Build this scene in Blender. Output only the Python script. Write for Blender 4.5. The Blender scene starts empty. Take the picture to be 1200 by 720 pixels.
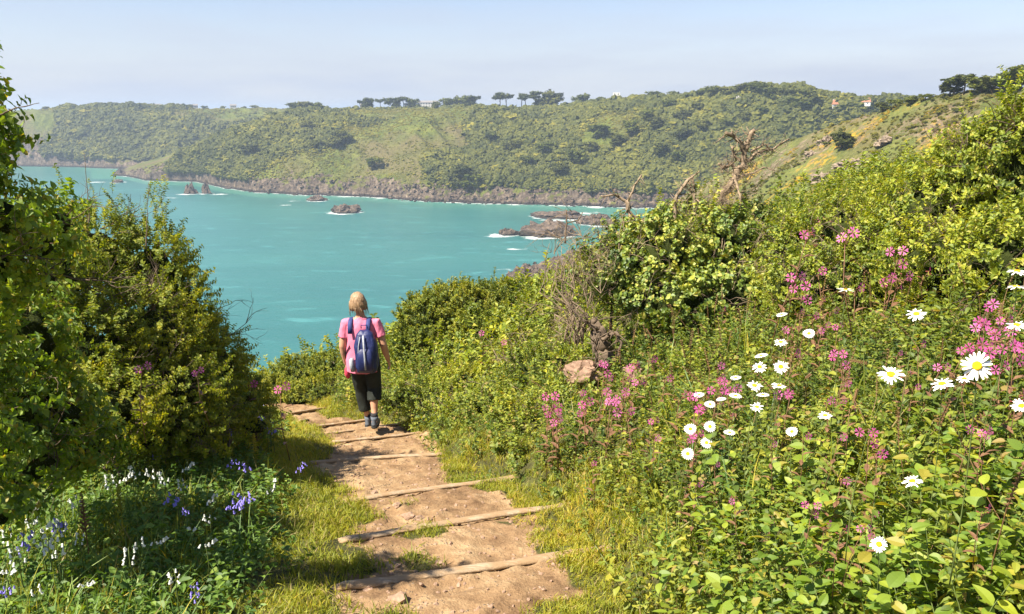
import bpy, bmesh, math, random
import numpy as np
from mathutils import Vector, Matrix, Euler, noise as mnoise

# ------------------------------------------------------------------ camera, world, sun, exposure
SC = bpy.context.scene
CZ = 80.0                      # eye height above the sea
PITCH = math.radians(13.7)
FPX = 942.0                    # focal length in photo pixels (1200 wide)
cam_d = bpy.data.cameras.new("camera")
cam_d.sensor_width = 36.0
cam_d.lens = FPX / 1200 * 36
cam_d.clip_start = 0.05
cam_d.clip_end = 40000
cam = bpy.data.objects.new("camera", cam_d)
SC.collection.objects.link(cam)
cam.location = (0, 0, CZ)
cam.rotation_euler = (math.pi / 2 - PITCH, 0, 0)
SC.camera = cam

SUN_EL, SUN_AZ = 54.0, -119.0   # azimuth measured from +Y towards +X
world = bpy.data.worlds.new("World")
SC.world = world
world.use_nodes = True
wn = world.node_tree
wn.nodes.clear()
w_out = wn.nodes.new("ShaderNodeOutputWorld")
w_bg = wn.nodes.new("ShaderNodeBackground")
w_sky = wn.nodes.new("ShaderNodeTexSky")
w_sky.sky_type = 'NISHITA'
w_sky.sun_disc = False
w_sky.sun_elevation = math.radians(SUN_EL)
w_sky.sun_rotation = math.radians(SUN_AZ)
w_sky.altitude = 80
w_sky.air_density = 1.0
w_sky.dust_density = 0.15
w_sky.ozone_density = 1.0
w_bg.inputs[1].default_value = 0.060
w_t = wn.nodes.new("ShaderNodeMix"); w_t.data_type = 'RGBA'; w_t.blend_type = 'MULTIPLY'; w_t.inputs[0].default_value = 1
w_t.inputs[7].default_value = (0.98, 0.92, 1.0, 1)
wn.links.new(w_sky.outputs[0], w_t.inputs[6])
# thin high haze and faint streaky cloud, all round the sky
w_tc = wn.nodes.new("ShaderNodeTexCoord"); w_sep = wn.nodes.new("ShaderNodeSeparateXYZ"); wn.links.new(w_tc.outputs["Generated"], w_sep.inputs[0])
w_map = wn.nodes.new("ShaderNodeMapping"); w_map.inputs["Scale"].default_value = (2.5, 2.5, 16); wn.links.new(w_tc.outputs["Generated"], w_map.inputs[0])
w_nz = wn.nodes.new("ShaderNodeTexNoise"); w_nz.inputs["Scale"].default_value = 1.6; w_nz.inputs["Detail"].default_value = 6; w_nz.inputs["Roughness"].default_value = 0.55
wn.links.new(w_map.outputs[0], w_nz.inputs["Vector"])
w_el = wn.nodes.new("ShaderNodeMapRange"); wn.links.new(w_sep.outputs[2], w_el.inputs[0])
for _i, _v in enumerate((0.03, 0.14, 0.92, 0.18)): w_el.inputs[_i + 1].default_value = _v
w_n2 = wn.nodes.new("ShaderNodeMapRange"); wn.links.new(w_nz.outputs["Fac"], w_n2.inputs[0])
for _i, _v in enumerate((0.40, 0.66, -0.13, 0.13)): w_n2.inputs[_i + 1].default_value = _v
w_ad = wn.nodes.new("ShaderNodeMath"); w_ad.operation = 'ADD'; w_ad.use_clamp = True
wn.links.new(w_el.outputs[0], w_ad.inputs[0]); wn.links.new(w_n2.outputs[0], w_ad.inputs[1])
w_cl = wn.nodes.new("ShaderNodeMix"); w_cl.data_type = 'RGBA'; w_cl.inputs[7].default_value = (4.1, 4.5, 5.35, 1)
wn.links.new(w_ad.outputs[0], w_cl.inputs[0]); wn.links.new(w_t.outputs[2], w_cl.inputs[6]); wn.links.new(w_cl.outputs[2], w_bg.inputs[0])
wn.links.new(w_bg.outputs[0], w_out.inputs[0])

sun_d = bpy.data.lights.new("sun", 'SUN')
sun_d.energy = 5.0
sun_d.angle = math.radians(0.53)
sun_d.color = (1.0, 0.90, 0.74)
sun = bpy.data.objects.new("sun", sun_d)
SC.collection.objects.link(sun)
_e, _a = math.radians(SUN_EL), math.radians(SUN_AZ)
to_sun = Vector((math.sin(_a) * math.cos(_e), math.cos(_a) * math.cos(_e), math.sin(_e)))
sun.rotation_euler = to_sun.to_track_quat('Z', 'Y').to_euler()
sun.location = (0, 0, 200)

SC.view_settings.view_transform = 'Standard'
SC.view_settings.look = 'None'
SC.view_settings.gamma = 1
SC.view_settings.exposure = 1.4
SC.cycles.max_bounces = 8
SC.cycles.transparent_max_bounces = 8
SC.cycles.volume_bounces = 0

rng = np.random.default_rng(7)
random.seed(7)

# ------------------------------------------------------------------ helpers
def ray(px, py):
    xc, yc = (px - 600) / FPX, (360 - py) / FPX
    cp, sp = math.cos(PITCH), math.sin(PITCH)
    return np.array([xc, cp + yc * sp, -sp + yc * cp])

def at_depth(px, py, d):           # world point that shows at a photo pixel, d metres along the view axis
    r = ray(px, py) * d
    return np.array([r[0], r[1], CZ + r[2]])

def azs(px, py):
    r = ray(px, py)
    return math.atan2(r[0], r[1]), r[2] / math.hypot(r[0], r[1])

def _hash(ix, iy, iz=0, seed=0):
    n = (ix.astype(np.int64) * 374761393 + iy.astype(np.int64) * 668265263 + np.asarray(iz).astype(np.int64) * 2147483647 + seed * 1274126177) & 0xffffffff
    n = ((n ^ (n >> 13)) * 1274126177) & 0xffffffff
    n = ((n ^ (n >> 16)) * 2246822519) & 0xffffffff
    return ((n ^ (n >> 15)) & 0xffffff) / float(0xffffff)

def vnoise(x, y, seed=0):
    x = np.asarray(x, float); y = np.asarray(y, float)
    ix = np.floor(x); iy = np.floor(y)
    fx = x - ix; fy = y - iy
    fx = fx * fx * (3 - 2 * fx); fy = fy * fy * (3 - 2 * fy)
    a = _hash(ix, iy, 0, seed); b = _hash(ix + 1, iy, 0, seed)
    c = _hash(ix, iy + 1, 0, seed); d = _hash(ix + 1, iy + 1, 0, seed)
    return (a * (1 - fx) + b * fx) * (1 - fy) + (c * (1 - fx) + d * fx) * fy

def fbm(x, y, oct=4, seed=0):
    s = 0; a = 0.5; t = 0
    for i in range(oct):
        s = s + a * vnoise(np.asarray(x) * 2 ** i + 17.3 * i, np.asarray(y) * 2 ** i - 9.1 * i, seed + i); t += a; a *= 0.5
    return s / t

def ridge(x, y, oct=4, seed=0):
    s = 0; a = 0.5; t = 0
    for i in range(oct):
        s = s + a * (1 - np.abs(2 * vnoise(np.asarray(x) * 2 ** i + 5.3 * i, np.asarray(y) * 2 ** i + 3.7 * i, seed + i) - 1)); t += a; a *= 0.5
    return s / t

def sstep(a, b, x):
    t = np.clip((np.asarray(x, float) - a) / (b - a), 0, 1)
    return t * t * (3 - 2 * t)

def mesh_np(name, V, F, mats=None, smooth=False, midx=None, attrs=None):
    """V (n,3), F (m,k) constant k or list of arrays"""
    V = np.asarray(V, np.float32)
    me = bpy.data.meshes.new(name)
    if isinstance(F, (list, tuple)) and len(F) and not np.isscalar(F[0]) and isinstance(F[0], np.ndarray) and F[0].ndim == 2:
        loops = np.concatenate([f.ravel() for f in F]); tot = np.concatenate([np.full(len(f), f.shape[1]) for f in F])
    else:
        F = np.asarray(F, np.int32); loops = F.ravel(); tot = np.full(len(F), F.shape[1])
    me.vertices.add(len(V)); me.vertices.foreach_set("co", V.ravel())
    me.loops.add(len(loops)); me.loops.foreach_set("vertex_index", loops.astype(np.int32))
    me.polygons.add(len(tot))
    st = np.concatenate([[0], np.cumsum(tot)[:-1]]).astype(np.int32)
    me.polygons.foreach_set("loop_start", st)
    me.polygons.foreach_set("loop_total", tot.astype(np.int32))
    if midx is not None: me.polygons.foreach_set("material_index", np.asarray(midx, np.int32))
    me.polygons.foreach_set("use_smooth", np.full(len(tot), bool(smooth)))
    for k, v in (attrs or {}).items():
        at = me.attributes.new(k, 'FLOAT', 'POINT'); at.data.foreach_set("value", np.asarray(v, np.float32).ravel())
    me.update(); me.validate()
    for m in (mats or []): me.materials.append(m)
    return me

def grid_faces(nr, nc):
    i = np.arange(nr - 1)[:, None] * nc + np.arange(nc - 1)[None, :]
    i = i.ravel()
    return np.stack([i, i + 1, i + nc + 1, i + nc], 1)

def link(name, me, parent=None):
    o = bpy.data.objects.new(name, me)
    SC.collection.objects.link(o)
    if parent is not None: o.parent = parent
    return o

def empty(name, loc=(0, 0, 0), rz=0.0):
    o = bpy.data.objects.new(name, None)
    o.empty_display_size = 0.1
    SC.collection.objects.link(o)
    o.location = loc; o.rotation_euler = (0, 0, rz)
    return o

def tag(o, label=None, cat=None, group=None, kind=None):
    if label: o["label"] = label
    if cat: o["category"] = cat
    if group: o["group"] = group
    if kind: o["kind"] = kind
    return o

def copy_tree(o, parent=None):
    c = o.copy(); SC.collection.objects.link(c); c.parent = parent
    for ch in list(o.children): copy_tree(ch, c)
    return c

class MB:
    """collects tubes, lofts, boxes into one mesh"""
    def __init__(s): s.v = []; s.f = []; s.n = 0; s.m = []
    def add(s, V, F, mi=0):
        V = [tuple(map(float, p)) for p in V]
        s.v += V; s.f += [tuple(int(i) + s.n for i in f) for f in F]; s.m += [mi] * len(F); s.n += len(V)
    def tube(s, pts, radii, n=8, cap=True, mi=0, flat=1.0, side=None, jit=0.0):
        pts = [Vector(p) for p in pts]
        if np.isscalar(radii): radii = [radii] * len(pts)
        V = []; ref = Vector(side) if side else None
        for i, p in enumerate(pts):
            d = (pts[min(i + 1, len(pts) - 1)] - pts[max(i - 1, 0)])
            d = d.normalized() if d.length > 1e-9 else Vector((0, 0, 1))
            if ref is None: ref = d.orthogonal().normalized()
            a = (ref - d * ref.dot(d))
            a = a.normalized() if a.length > 1e-6 else d.orthogonal().normalized()
            b = d.cross(a); ref = a
            r = radii[i]; ra, rb = (r if isinstance(r, (tuple, list)) else (r, r * flat))
            for k in range(n):
                t = 2 * math.pi * k / n
                j = 1 + (random.uniform(-jit, jit) if jit else 0)
                V.append(p + a * (ra * j * math.cos(t)) + b * (rb * j * math.sin(t)))
        F = []
        for i in range(len(pts) - 1):
            for k in range(n):
                F.append((i * n + k, i * n + (k + 1) % n, (i + 1) * n + (k + 1) % n, (i + 1) * n + k))
        if cap:
            F.append(tuple(range(n - 1, -1, -1))); F.append(tuple((len(pts) - 1) * n + k for k in range(n)))
        s.add(V, F, mi)
    def rings(s, rings, n=16, mi=0, cap=True):
        """rings: (cx,cy,cz,rx,ry[,power]) horizontal ellipses"""
        V = []
        for q in rings:
            cx, cy, cz, rx, ry = q[:5]; pw = q[5] if len(q) > 5 else 1.0
            for k in range(n):
                t = 2 * math.pi * k / n; c, si = math.cos(t), math.sin(t)
                V.append((cx + rx * math.copysign(abs(c) ** pw, c), cy + ry * math.copysign(abs(si) ** pw, si), cz))
        F = []
        for i in range(len(rings) - 1):
            for k in range(n):
                F.append((i * n + k, i * n + (k + 1) % n, (i + 1) * n + (k + 1) % n, (i + 1) * n + k))
        if cap:
            F.append(tuple(range(n - 1, -1, -1))); F.append(tuple((len(rings) - 1) * n + k for k in range(n)))
        s.add(V, F, mi)
    def box(s, c, size, mi=0, rz=0, M=None):
        V = []
        R = Matrix.Rotation(rz, 4, 'Z') if M is None else M
        for z in (-.5, .5):
            for x, y in ((-.5, -.5), (.5, -.5), (.5, .5), (-.5, .5)):
                V.append(Vector(c) + R @ Vector((x * size[0], y * size[1], z * size[2])))
        s.add(V, [(0, 3, 2, 1), (4, 5, 6, 7), (0, 1, 5, 4), (1, 2, 6, 5), (2, 3, 7, 6), (3, 0, 4, 7)], mi)
    def mesh(s, name, mats, smooth=True):
        me = bpy.data.meshes.new(name); me.from_pydata(s.v, [], s.f)
        for m in (mats if isinstance(mats, (list, tuple)) else [mats]): me.materials.append(m)
        me.polygons.foreach_set("material_index", s.m)
        me.polygons.foreach_set("use_smooth", [smooth] * len(s.f))
        me.update(); return me
    def build(s, name, mats, parent=None, smooth=True):
        return link(name, s.mesh(name, mats, smooth), parent)

def ico(sub=2):
    bm = bmesh.new(); bmesh.ops.create_icosphere(bm, subdivisions=sub, radius=1)
    V = np.array([v.co[:] for v in bm.verts]); F = np.array([[v.index for v in f.verts] for f in bm.faces]); bm.free()
    return V, F
ICO = {k: ico(k) for k in (1, 2, 3, 4, 5)}

def n3(V, scale, seed, oct=3):
    o = Vector((seed * 7.1, seed * 3.3, seed * 1.7))
    return np.array([mnoise.fractal(Vector(p) * scale + o, 1.0, 2.0, oct) for p in V])

# ------------------------------------------------------------------ materials
def new_mat(name):
    m = bpy.data.materials.new(name); m.use_nodes = True
    nt = m.node_tree; nt.nodes.clear()
    return m, nt
def N(nt, t, **kw):
    n = nt.nodes.new(t)
    for k, v in kw.items(): setattr(n, k, v)
    return n
def L(nt, a, b): nt.links.new(a, b)
def ramp(nt, fac, stops, interp='LINEAR'):
    r = N(nt, "ShaderNodeValToRGB"); r.color_ramp.interpolation = interp
    els = r.color_ramp.elements
    while len(els) < len(stops): els.new(0.5)
    for e, (p, c) in zip(els, stops):
        e.position = p; e.color = (c[0], c[1], c[2], 1)
    L(nt, fac, r.inputs[0]); return r.outputs[0]
def noise_n(nt, vec, scale, detail=4, rough=0.55, dist=0.0):
    n = N(nt, "ShaderNodeTexNoise"); n.inputs["Scale"].default_value = scale
    n.inputs["Detail"].default_value = detail; n.inputs["Roughness"].default_value = rough
    n.inputs["Distortion"].default_value = dist
    if vec is not None: L(nt, vec, n.inputs["Vector"])
    return n.outputs["Fac"]
def mixc(nt, fac, a, b, mode='MIX'):
    m = N(nt, "ShaderNodeMix", data_type='RGBA', blend_type=mode)
    if isinstance(fac, (int, float)): m.inputs[0].default_value = fac
    else: L(nt, fac, m.inputs[0])
    for s, i in ((a, 6), (b, 7)):
        if isinstance(s, (tuple, list)): m.inputs[i].default_value = (*s[:3], 1)
        else: L(nt, s, m.inputs[i])
    return m.outputs[2]
def math_n(nt, op, a, b=None, c=None, clamp=False):
    m = N(nt, "ShaderNodeMath", operation=op); m.use_clamp = clamp
    for i, s in enumerate((a, b, c)):
        if s is None: continue
        if isinstance(s, (int, float)): m.inputs[i].default_value = s
        else: L(nt, s, m.inputs[i])
    return m.outputs[0]
def maprange(nt, v, a, b, c=0.0, d=1.0):
    m = N(nt, "ShaderNodeMapRange"); L(nt, v, m.inputs[0])
    for i, x in enumerate((a, b, c, d)): m.inputs[i + 1].default_value = x
    return m.outputs[0]
def attr(nt, name):
    a = N(nt, "ShaderNodeAttribute"); a.attribute_name = name; return a.outputs["Fac"]
def bump(nt, h, strength=0.5, dist=0.02):
    b = N(nt, "ShaderNodeBump"); b.inputs["Strength"].default_value = strength; b.inputs["Distance"].default_value = dist
    L(nt, h, b.inputs["Height"]); return b.outputs[0]
def finish(nt, col, rough=0.8, nrm=None, spec=0.3, sub=None):
    p = N(nt, "ShaderNodeBsdfPrincipled"); o = N(nt, "ShaderNodeOutputMaterial")
    if isinstance(col, (tuple, list)): p.inputs["Base Color"].default_value = (*col[:3], 1)
    else: L(nt, col, p.inputs["Base Color"])
    if isinstance(rough, (int, float)): p.inputs["Roughness"].default_value = rough
    else: L(nt, rough, p.inputs["Roughness"])
    p.inputs["Specular IOR Level"].default_value = spec
    if nrm is not None: L(nt, nrm, p.inputs["Normal"])
    L(nt, p.outputs[0], o.inputs[0]); return p

def leaf_mat(name, cols, trans=0.4, gloss=0.08, nscale=0.9, yellow=None, rough=0.45, boost=True):
    if boost: cols = [(c[0] * 1.82, c[1] * 1.40, c[2] * 1.0) for c in cols]
    gloss *= .5; rough = .6
    """cols: dark -> light. varies per leaf (tint attribute), per sprig (random) and per clump (world noise)"""
    m, nt = new_mat(name)
    geo = N(nt, "ShaderNodeNewGeometry"); oi = N(nt, "ShaderNodeObjectInfo")
    t = attr(nt, "tint")
    nz = noise_n(nt, geo.outputs["Position"], nscale, 3)
    f = math_n(nt, 'ADD', math_n(nt, 'MULTIPLY', t, 0.38), math_n(nt, 'MULTIPLY', oi.outputs["Random"], 0.27))
    f = math_n(nt, 'ADD', f, math_n(nt, 'MULTIPLY', maprange(nt, nz, 0.3, 0.7), 0.35))
    n = len(cols)
    c = ramp(nt, f, [(0.12 + 0.76 * i / (n - 1), cols[i]) for i in range(n)])
    if yellow:
        sel = math_n(nt, 'GREATER_THAN', math_n(nt, 'FRACT', math_n(nt, 'MULTIPLY', math_n(nt, 'ADD', t, oi.outputs["Random"]), 7.31)), 1 - yellow[1])
        c = mixc(nt, sel, c, yellow[0])
    d = N(nt, "ShaderNodeBsdfDiffuse"); tr = N(nt, "ShaderNodeBsdfTranslucent"); g = N(nt, "ShaderNodeBsdfGlossy")
    g.inputs["Roughness"].default_value = rough; g.inputs["Color"].default_value = (0.9, 0.92, 0.95, 1)
    L(nt, c, d.inputs[0])
    ct = mixc(nt, 1.0, c, (1.4, 1.28, 0.45) if boost else (1.2, 1.1, 1.2), 'MULTIPLY'); L(nt, ct, tr.inputs[0])
    m1 = N(nt, "ShaderNodeMixShader"); m1.inputs[0].default_value = trans
    L(nt, d.outputs[0], m1.inputs[1]); L(nt, tr.outputs[0], m1.inputs[2])
    m2 = N(nt, "ShaderNodeMixShader"); m2.inputs[0].default_value = gloss
    L(nt, m1.outputs[0], m2.inputs[1]); L(nt, g.outputs[0], m2.inputs[2])
    o = N(nt, "ShaderNodeOutputMaterial"); L(nt, m2.outputs[0], o.inputs[0])
    return m

def plain_mat(name, col, rough=0.7, spec=0.3, var=0.25, scale=20, bmp=0.0, bdist=0.005, trans=0.0):
    m, nt = new_mat(name)
    tc = N(nt, "ShaderNodeTexCoord")
    nz = noise_n(nt, tc.outputs["Object"], scale, 5, 0.6)
    lo = [c * (1 - var) for c in col]; hi = [min(1, c * (1 + var)) for c in col]
    c = ramp(nt, nz, [(0.3, lo), (0.7, hi)])
    p = finish(nt, c, rough, bump(nt, nz, bmp, bdist) if bmp else None, spec)
    return m

# ------------------------------------------------------------------ scatter (geometry nodes instances, only for foliage and ground cover)
_tmpl = {}
def template_set(name, meshes):
    col = bpy.data.collections.new(name)
    for i, me in enumerate(meshes):
        o = bpy.data.objects.new(f"{name}_{i:02d}", me); col.objects.link(o)
    _tmpl[name] = col
def scatter(name, tset, P, R, S, idx=None, parent=None):
    P = np.asarray(P, np.float32); n = len(P)
    me = bpy.data.meshes.new(name); me.vertices.add(n); me.vertices.foreach_set("co", P.ravel())
    a = me.attributes.new("rot", 'FLOAT_VECTOR', 'POINT'); a.data.foreach_set("vector", np.asarray(R, np.float32).ravel())
    a = me.attributes.new("scl", 'FLOAT_VECTOR', 'POINT')
    S = np.asarray(S, np.float32)
    if S.ndim == 1: S = np.repeat(S[:, None], 3, 1)
    a.data.foreach_set("vector", S.ravel())
    col = _tmpl[tset]; k = len(col.objects)
    if idx is None: idx = rng.integers(0, k, n)
    a = me.attributes.new("idx", 'INT', 'POINT'); a.data.foreach_set("value", np.asarray(idx, np.int32))
    o = link(name, me, parent)
    key = "gn_" + tset
    ng = bpy.data.node_groups.get(key)
    if ng is None:
        ng = bpy.data.node_groups.new(key, 'GeometryNodeTree')
        ng.interface.new_socket("Geometry", in_out='INPUT', socket_type='NodeSocketGeometry')
        ng.interface.new_socket("Geometry", in_out='OUTPUT', socket_type='NodeSocketGeometry')
        gi = ng.nodes.new("NodeGroupInput"); go = ng.nodes.new("NodeGroupOutput")
        ci = ng.nodes.new("GeometryNodeCollectionInfo"); ci.inputs[0].default_value = col
        ci.inputs["Separate Children"].default_value = True; ci.inputs["Reset Children"].default_value = True
        ip = ng.nodes.new("GeometryNodeInstanceOnPoints"); ip.inputs["Pick Instance"].default_value = True
        def na(nm, t):
            q = ng.nodes.new("GeometryNodeInputNamedAttribute"); q.data_type = t; q.inputs[0].default_value = nm
            return [s for s in q.outputs if s.enabled][0]
        e2r = ng.nodes.new("FunctionNodeEulerToRotation")
        ng.links.new(gi.outputs[0], ip.inputs["Points"]); ng.links.new(ci.outputs[0], ip.inputs["Instance"])
        ng.links.new(na("rot", 'FLOAT_VECTOR'), e2r.inputs[0]); ng.links.new(e2r.outputs[0], ip.inputs["Rotation"])
        ng.links.new(na("scl", 'FLOAT_VECTOR'), ip.inputs["Scale"]); ng.links.new(na("idx", 'INT'), ip.inputs["Instance Index"])
        ng.links.new(ip.outputs[0], go.inputs[0])
    md = o.modifiers.new("scatter", 'NODES'); md.node_group = ng
    return o
def eul_from_dir(D, roll=None):
    """euler turning +Z to D (n,3), random roll"""
    D = D / np.maximum(1e-9, np.linalg.norm(D, axis=1))[:, None]
    th = np.arccos(np.clip(D[:, 2], -1, 1)); ph = np.arctan2(D[:, 1], D[:, 0])
    # R = Rz(ph) Ry(th) Rz(roll): build numerically through mathutils
    out = np.empty((len(D), 3), np.float32)
    roll = rng.uniform(0, 2 * math.pi, len(D)) if roll is None else roll
    cr, sr = np.cos(roll), np.sin(roll); ct, st = np.cos(th), np.sin(th); cp, sp = np.cos(ph), np.sin(ph)
    # matrix entries needed for XYZ euler (Rz*Ry*Rx)
    m20 = -st * cr; m21 = st * sr; m22 = ct
    m00 = cp * ct * cr - sp * sr; m10 = sp * ct * cr + cp * sr
    out[:, 1] = np.arcsin(np.clip(-m20, -1, 1)); out[:, 0] = np.arctan2(m21, m22); out[:, 2] = np.arctan2(m10, m00)
    return out
HAZE = 0.00022
# ------------------------------------------------------------------ land forms
def table(rows):
    out = []
    for r in rows: out.append(r)
    return out
P0, P1x = -1.75, 1.75
# middle headland: px, shore py, crest py, crest distance
HB = [(108, 206, 208.5, 1040), (128, 206, 205.5, 1050), (145, 206.5, 203, 1060), (170, 212, 199, 1060), (200, 213, 190, 1040), (230, 214, 176, 1020), (262, 221, 160, 1010),
      (300, 226.5, 147, 1010), (330, 228, 139, 1020), (355, 229, 131.5, 1040), (430, 231, 129.5, 1060), (500, 237, 129.3, 1050),
      (560, 239, 129.8, 1020), (620, 240, 130, 980), (660, 241, 128.5, 940), (710, 243, 124, 900), (760, 244, 119, 860),
      (830, 246, 110, 820), (880, 246, 106, 790), (930, 246, 109, 760), (1000, 246, 117, 700), (1100, 246, 120, 640), (1300, 246, 120, 640), (1700, 246, 120, 640)]
HA = [(-900, 195, 129.5, 1500), (-300, 195, 129.5, 1500), (0, 195, 129.8, 1500), (80, 196, 129.5, 1500), (130, 198, 129.3, 1480), (200, 199, 129, 1460), (300, 200, 129.5, 1450), (380, 200, 129.5, 1450), (480, 202, 132, 1450)]
def mk(tab):
    az = []; rs = []; rc = []; zc = []
    for px, sp, cp, R in tab:
        a, s = azs(px, sp); a2, s2 = azs(px, cp)
        az.append(a); rs.append(CZ / -s); rc.append(max(R, CZ / -s + 20)); zc.append(CZ + s2 * max(R, CZ / -s + 20))
    return [np.array(q) for q in (az, rs, rc, zc)]
TB, TA = mk(HB), mk(HA)
def head_z(T, az, R, seed, gull=23.0, tip=None):
    az = np.asarray(az, float); R = np.asarray(R, float)
    rs = np.interp(az, T[0], T[1]); rc = np.interp(az, T[0], T[2]); zc = np.interp(az, T[0], T[3])
    x, y = R * np.sin(az), R * np.cos(az)
    rs = rs + 14 * (fbm(x / 45, y / 45, 4, seed + 5) - 0.35) + 5 * (ridge(x / 12, y / 12, 3, seed + 6) - .5)
    u = (R - rs) / (rc - rs)
    uc = np.clip(u, 0, 1)
    H = np.maximum(zc, -2.5); lo = sstep(-2, 14, H)
    cl = np.minimum(5 + 9 * (fbm(x / 60, y / 60, 3, seed) - .3), H * .55)
    g = np.sin(uc * math.pi / 2) ** 0.95
    z = cl * sstep(0, 0.06, u) ** 0.7 + (H - cl) * g
    w = 4 * uc * (1 - uc)
    along = az * np.mean(T[2])
    w = w * lo
    z = z + w * gull * (ridge(along / 95 + 0.4 * R / 100, R / 260, 4, seed + 1) - 0.55) * 1.6
    z = z + (w + .12 * (u > 0)) * 4.5 * (fbm(x / 22, y / 22, 4, seed + 2) - 0.5)
    # craggy foot
    foot = lo * np.exp(-((u - 0.03) / 0.045) ** 2)
    z = z + foot * 7 * (ridge(x / 9, y / 9, 4, seed + 3) - .45)
    z = np.where(u < 0, -4 + 4 * np.exp(u * 60), z)
    z = np.where(u > 1, H + 1.0 * (fbm(x / 40, y / 40, 3, seed + 4) - .5) + 0 * z - 0.012 * (R - rc), z)
    return z, u
def head_mesh(name, T, seed, a0, a1, na, mat, far=2600):
    A = np.linspace(a0, a1, na)
    rs = np.interp(A, T[0], T[1]); rc = np.interp(A, T[0], T[2])
    tt = np.concatenate([np.linspace(-0.06, 0.14, 46), np.linspace(0.15, 1, 150), [1.05, 1.15, 1.4, 1.8]])
    RR = rs[None, :] + tt[:, None] * (rc - rs)[None, :]
    RR = np.concatenate([RR, np.full((1, na), far)], 0)
    AA = np.repeat(A[None, :], RR.shape[0], 0)
    Z, U = head_z(T, AA, RR, seed)
    V = np.stack([RR * np.sin(AA), RR * np.cos(AA), Z], -1).reshape(-1, 3)
    me = mesh_np(name, V, grid_faces(*RR.shape), [mat], smooth=True)
    return tag(link(name, me), kind='structure')

# near hillside (polar too): px, crest py, crest distance, sag py (middle), near z comes from the local plane
HC = [(-900, 640, 230), (-200, 520, 215), (100, 470, 215), (320, 448, 225), (480, 400, 270), (560, 350, 330), (612, 321, 392), (650, 306, 392), (700, 285, 385), (760, 252, 378), (800, 230, 372), (840, 208, 362),
      (880, 189, 352), (920, 168, 340), (960, 153, 326), (1000, 140, 312), (1050, 125, 295), (1100, 113, 282), (1150, 107, 270), (1200, 103, 262), (1400, 90, 255), (1900, 70, 250), (4000, 40, 250)]
TC = [[], [], []]
for px, py, R in HC:
    a, s = azs(px, py); TC[0].append(a); TC[1].append(R); TC[2].append(CZ + s * R)
TC = [np.array(q) for q in TC]
RN = 26.0

def local_plane(x, y):
    return CZ - 1.9 + 0.33 * np.clip(x, -60, 60) - 0.2016 * y

def hill_z(az, R):
    az = np.asarray(az, float); R = np.asarray(R, float)
    rc = np.interp(az, TC[0], TC[1]); zc = np.maximum(np.interp(az, TC[0], TC[2]), -2)
    x, y = R * np.sin(az), R * np.cos(az)
    xn, yn = RN * np.sin(az), RN * np.cos(az)
    zn = near_z(xn, yn)
    u = (R - RN) / (rc - RN); uc = np.clip(u, 0, 1)
    lin = zn + (zc - zn) * uc
    sag = (0.070 + 0.03 * sstep(0.2, 0.5, az)) * rc * 4 * uc * (1 - uc) * (0.8 + .4 * (1 - uc))
    z = lin - sag
    w = np.minimum(1, 5 * uc * (1 - uc))
    z = z + w * 7 * (ridge(x / 80, y / 80, 3, 31) - .6) + w * 3.0 * (fbm(x / 25, y / 25, 4, 32) - .5)
    rocky = sstep(.52, .66, fbm(x / 40, y / 40, 3, 35))
    z = z + w * rocky * 4.5 * (ridge(x / 8, y / 8, 4, 33) - .4)
    z = np.where(u > 1, zc + 0.9 * (fbm(x / 20, y / 20, 3, 34) - .5) - np.where(az > 0.42, 0.01, 0.32) * (R - rc), z)
    return np.maximum(z, -3), u

# ------------------------------------------------------------------ near ground, path and steps
# photo pixels of the step edges (left end, right end)
STEPS_PX = [((380, 770), (760, 716)), ((398, 683), (714, 641)), ((402, 628), (668, 589)), ((400, 586), (604, 557)), ((362, 541), (524, 529)),
            ((388, 517), (492, 505)), ((381, 506), (475, 494)), ((372, 497), (446, 488.5)), ((350, 492), (400, 483.5)), ((336, 485), (380, 478))]
def base_z(y):
    y = np.asarray(y, float)
    z = CZ - 1.62 - 0.231 * y
    return z - 0.30 * np.maximum(0, y - 13.0) ** 1.15 * 0.9
def on_base(px, py):
    r = ray(px, py)
    t = 1.62 / (-r[2] - 0.231 * r[1])
    return r * t
LINES = []
for a, b in STEPS_PX:
    A, B = on_base(*a), on_base(*b)
    k = (B[1] - A[1]) / (B[0] - A[0]); k = min(k, 1.1)
    LINES.append((A, B, k, A[1] - k * A[0]))
ys_c = np.array([(l[0][1] + l[1][1]) / 2 for l in LINES])
xl = np.array([l[0][0] for l in LINES]); xr = np.array([l[1][0] for l in LINES])
yl = np.array([l[0][1] for l in LINES]); yr = np.array([l[1][1] for l in LINES])
def e_r(y):
    return np.interp(y, np.concatenate([[-5, 1.5], yr, [yr[-1] + 3]]), np.concatenate([[.75, .75], xr, [xr[-1] - 2.2]]))
def e_l(y):
    return np.interp(y, np.concatenate([[-5, 1.5], yl, [yl[-1] + 3]]), np.concatenate([[-.9, -.9], xl, [xl[-1] - 2.4]]))
def near_z(x, y):
    x = np.asarray(x, float); y = np.asarray(y, float)
    z = base_z(y)
    er, el = e_r(y), e_l(y) - 0.75
    dr = np.maximum(0, x - er); dl = np.maximum(0, el - x)
    z = z + 0.45 * (1 - np.exp(-dr / 0.5)) * sstep(10.5, 5.0, y) + 0.34 * np.minimum(dr, 40) * sstep(70, 10, dr)
    z = z + 0.10 * (1 - np.exp(-dl / 0.4)) - 0.13 * np.maximum(0, dl - 0.6)
    return z
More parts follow.
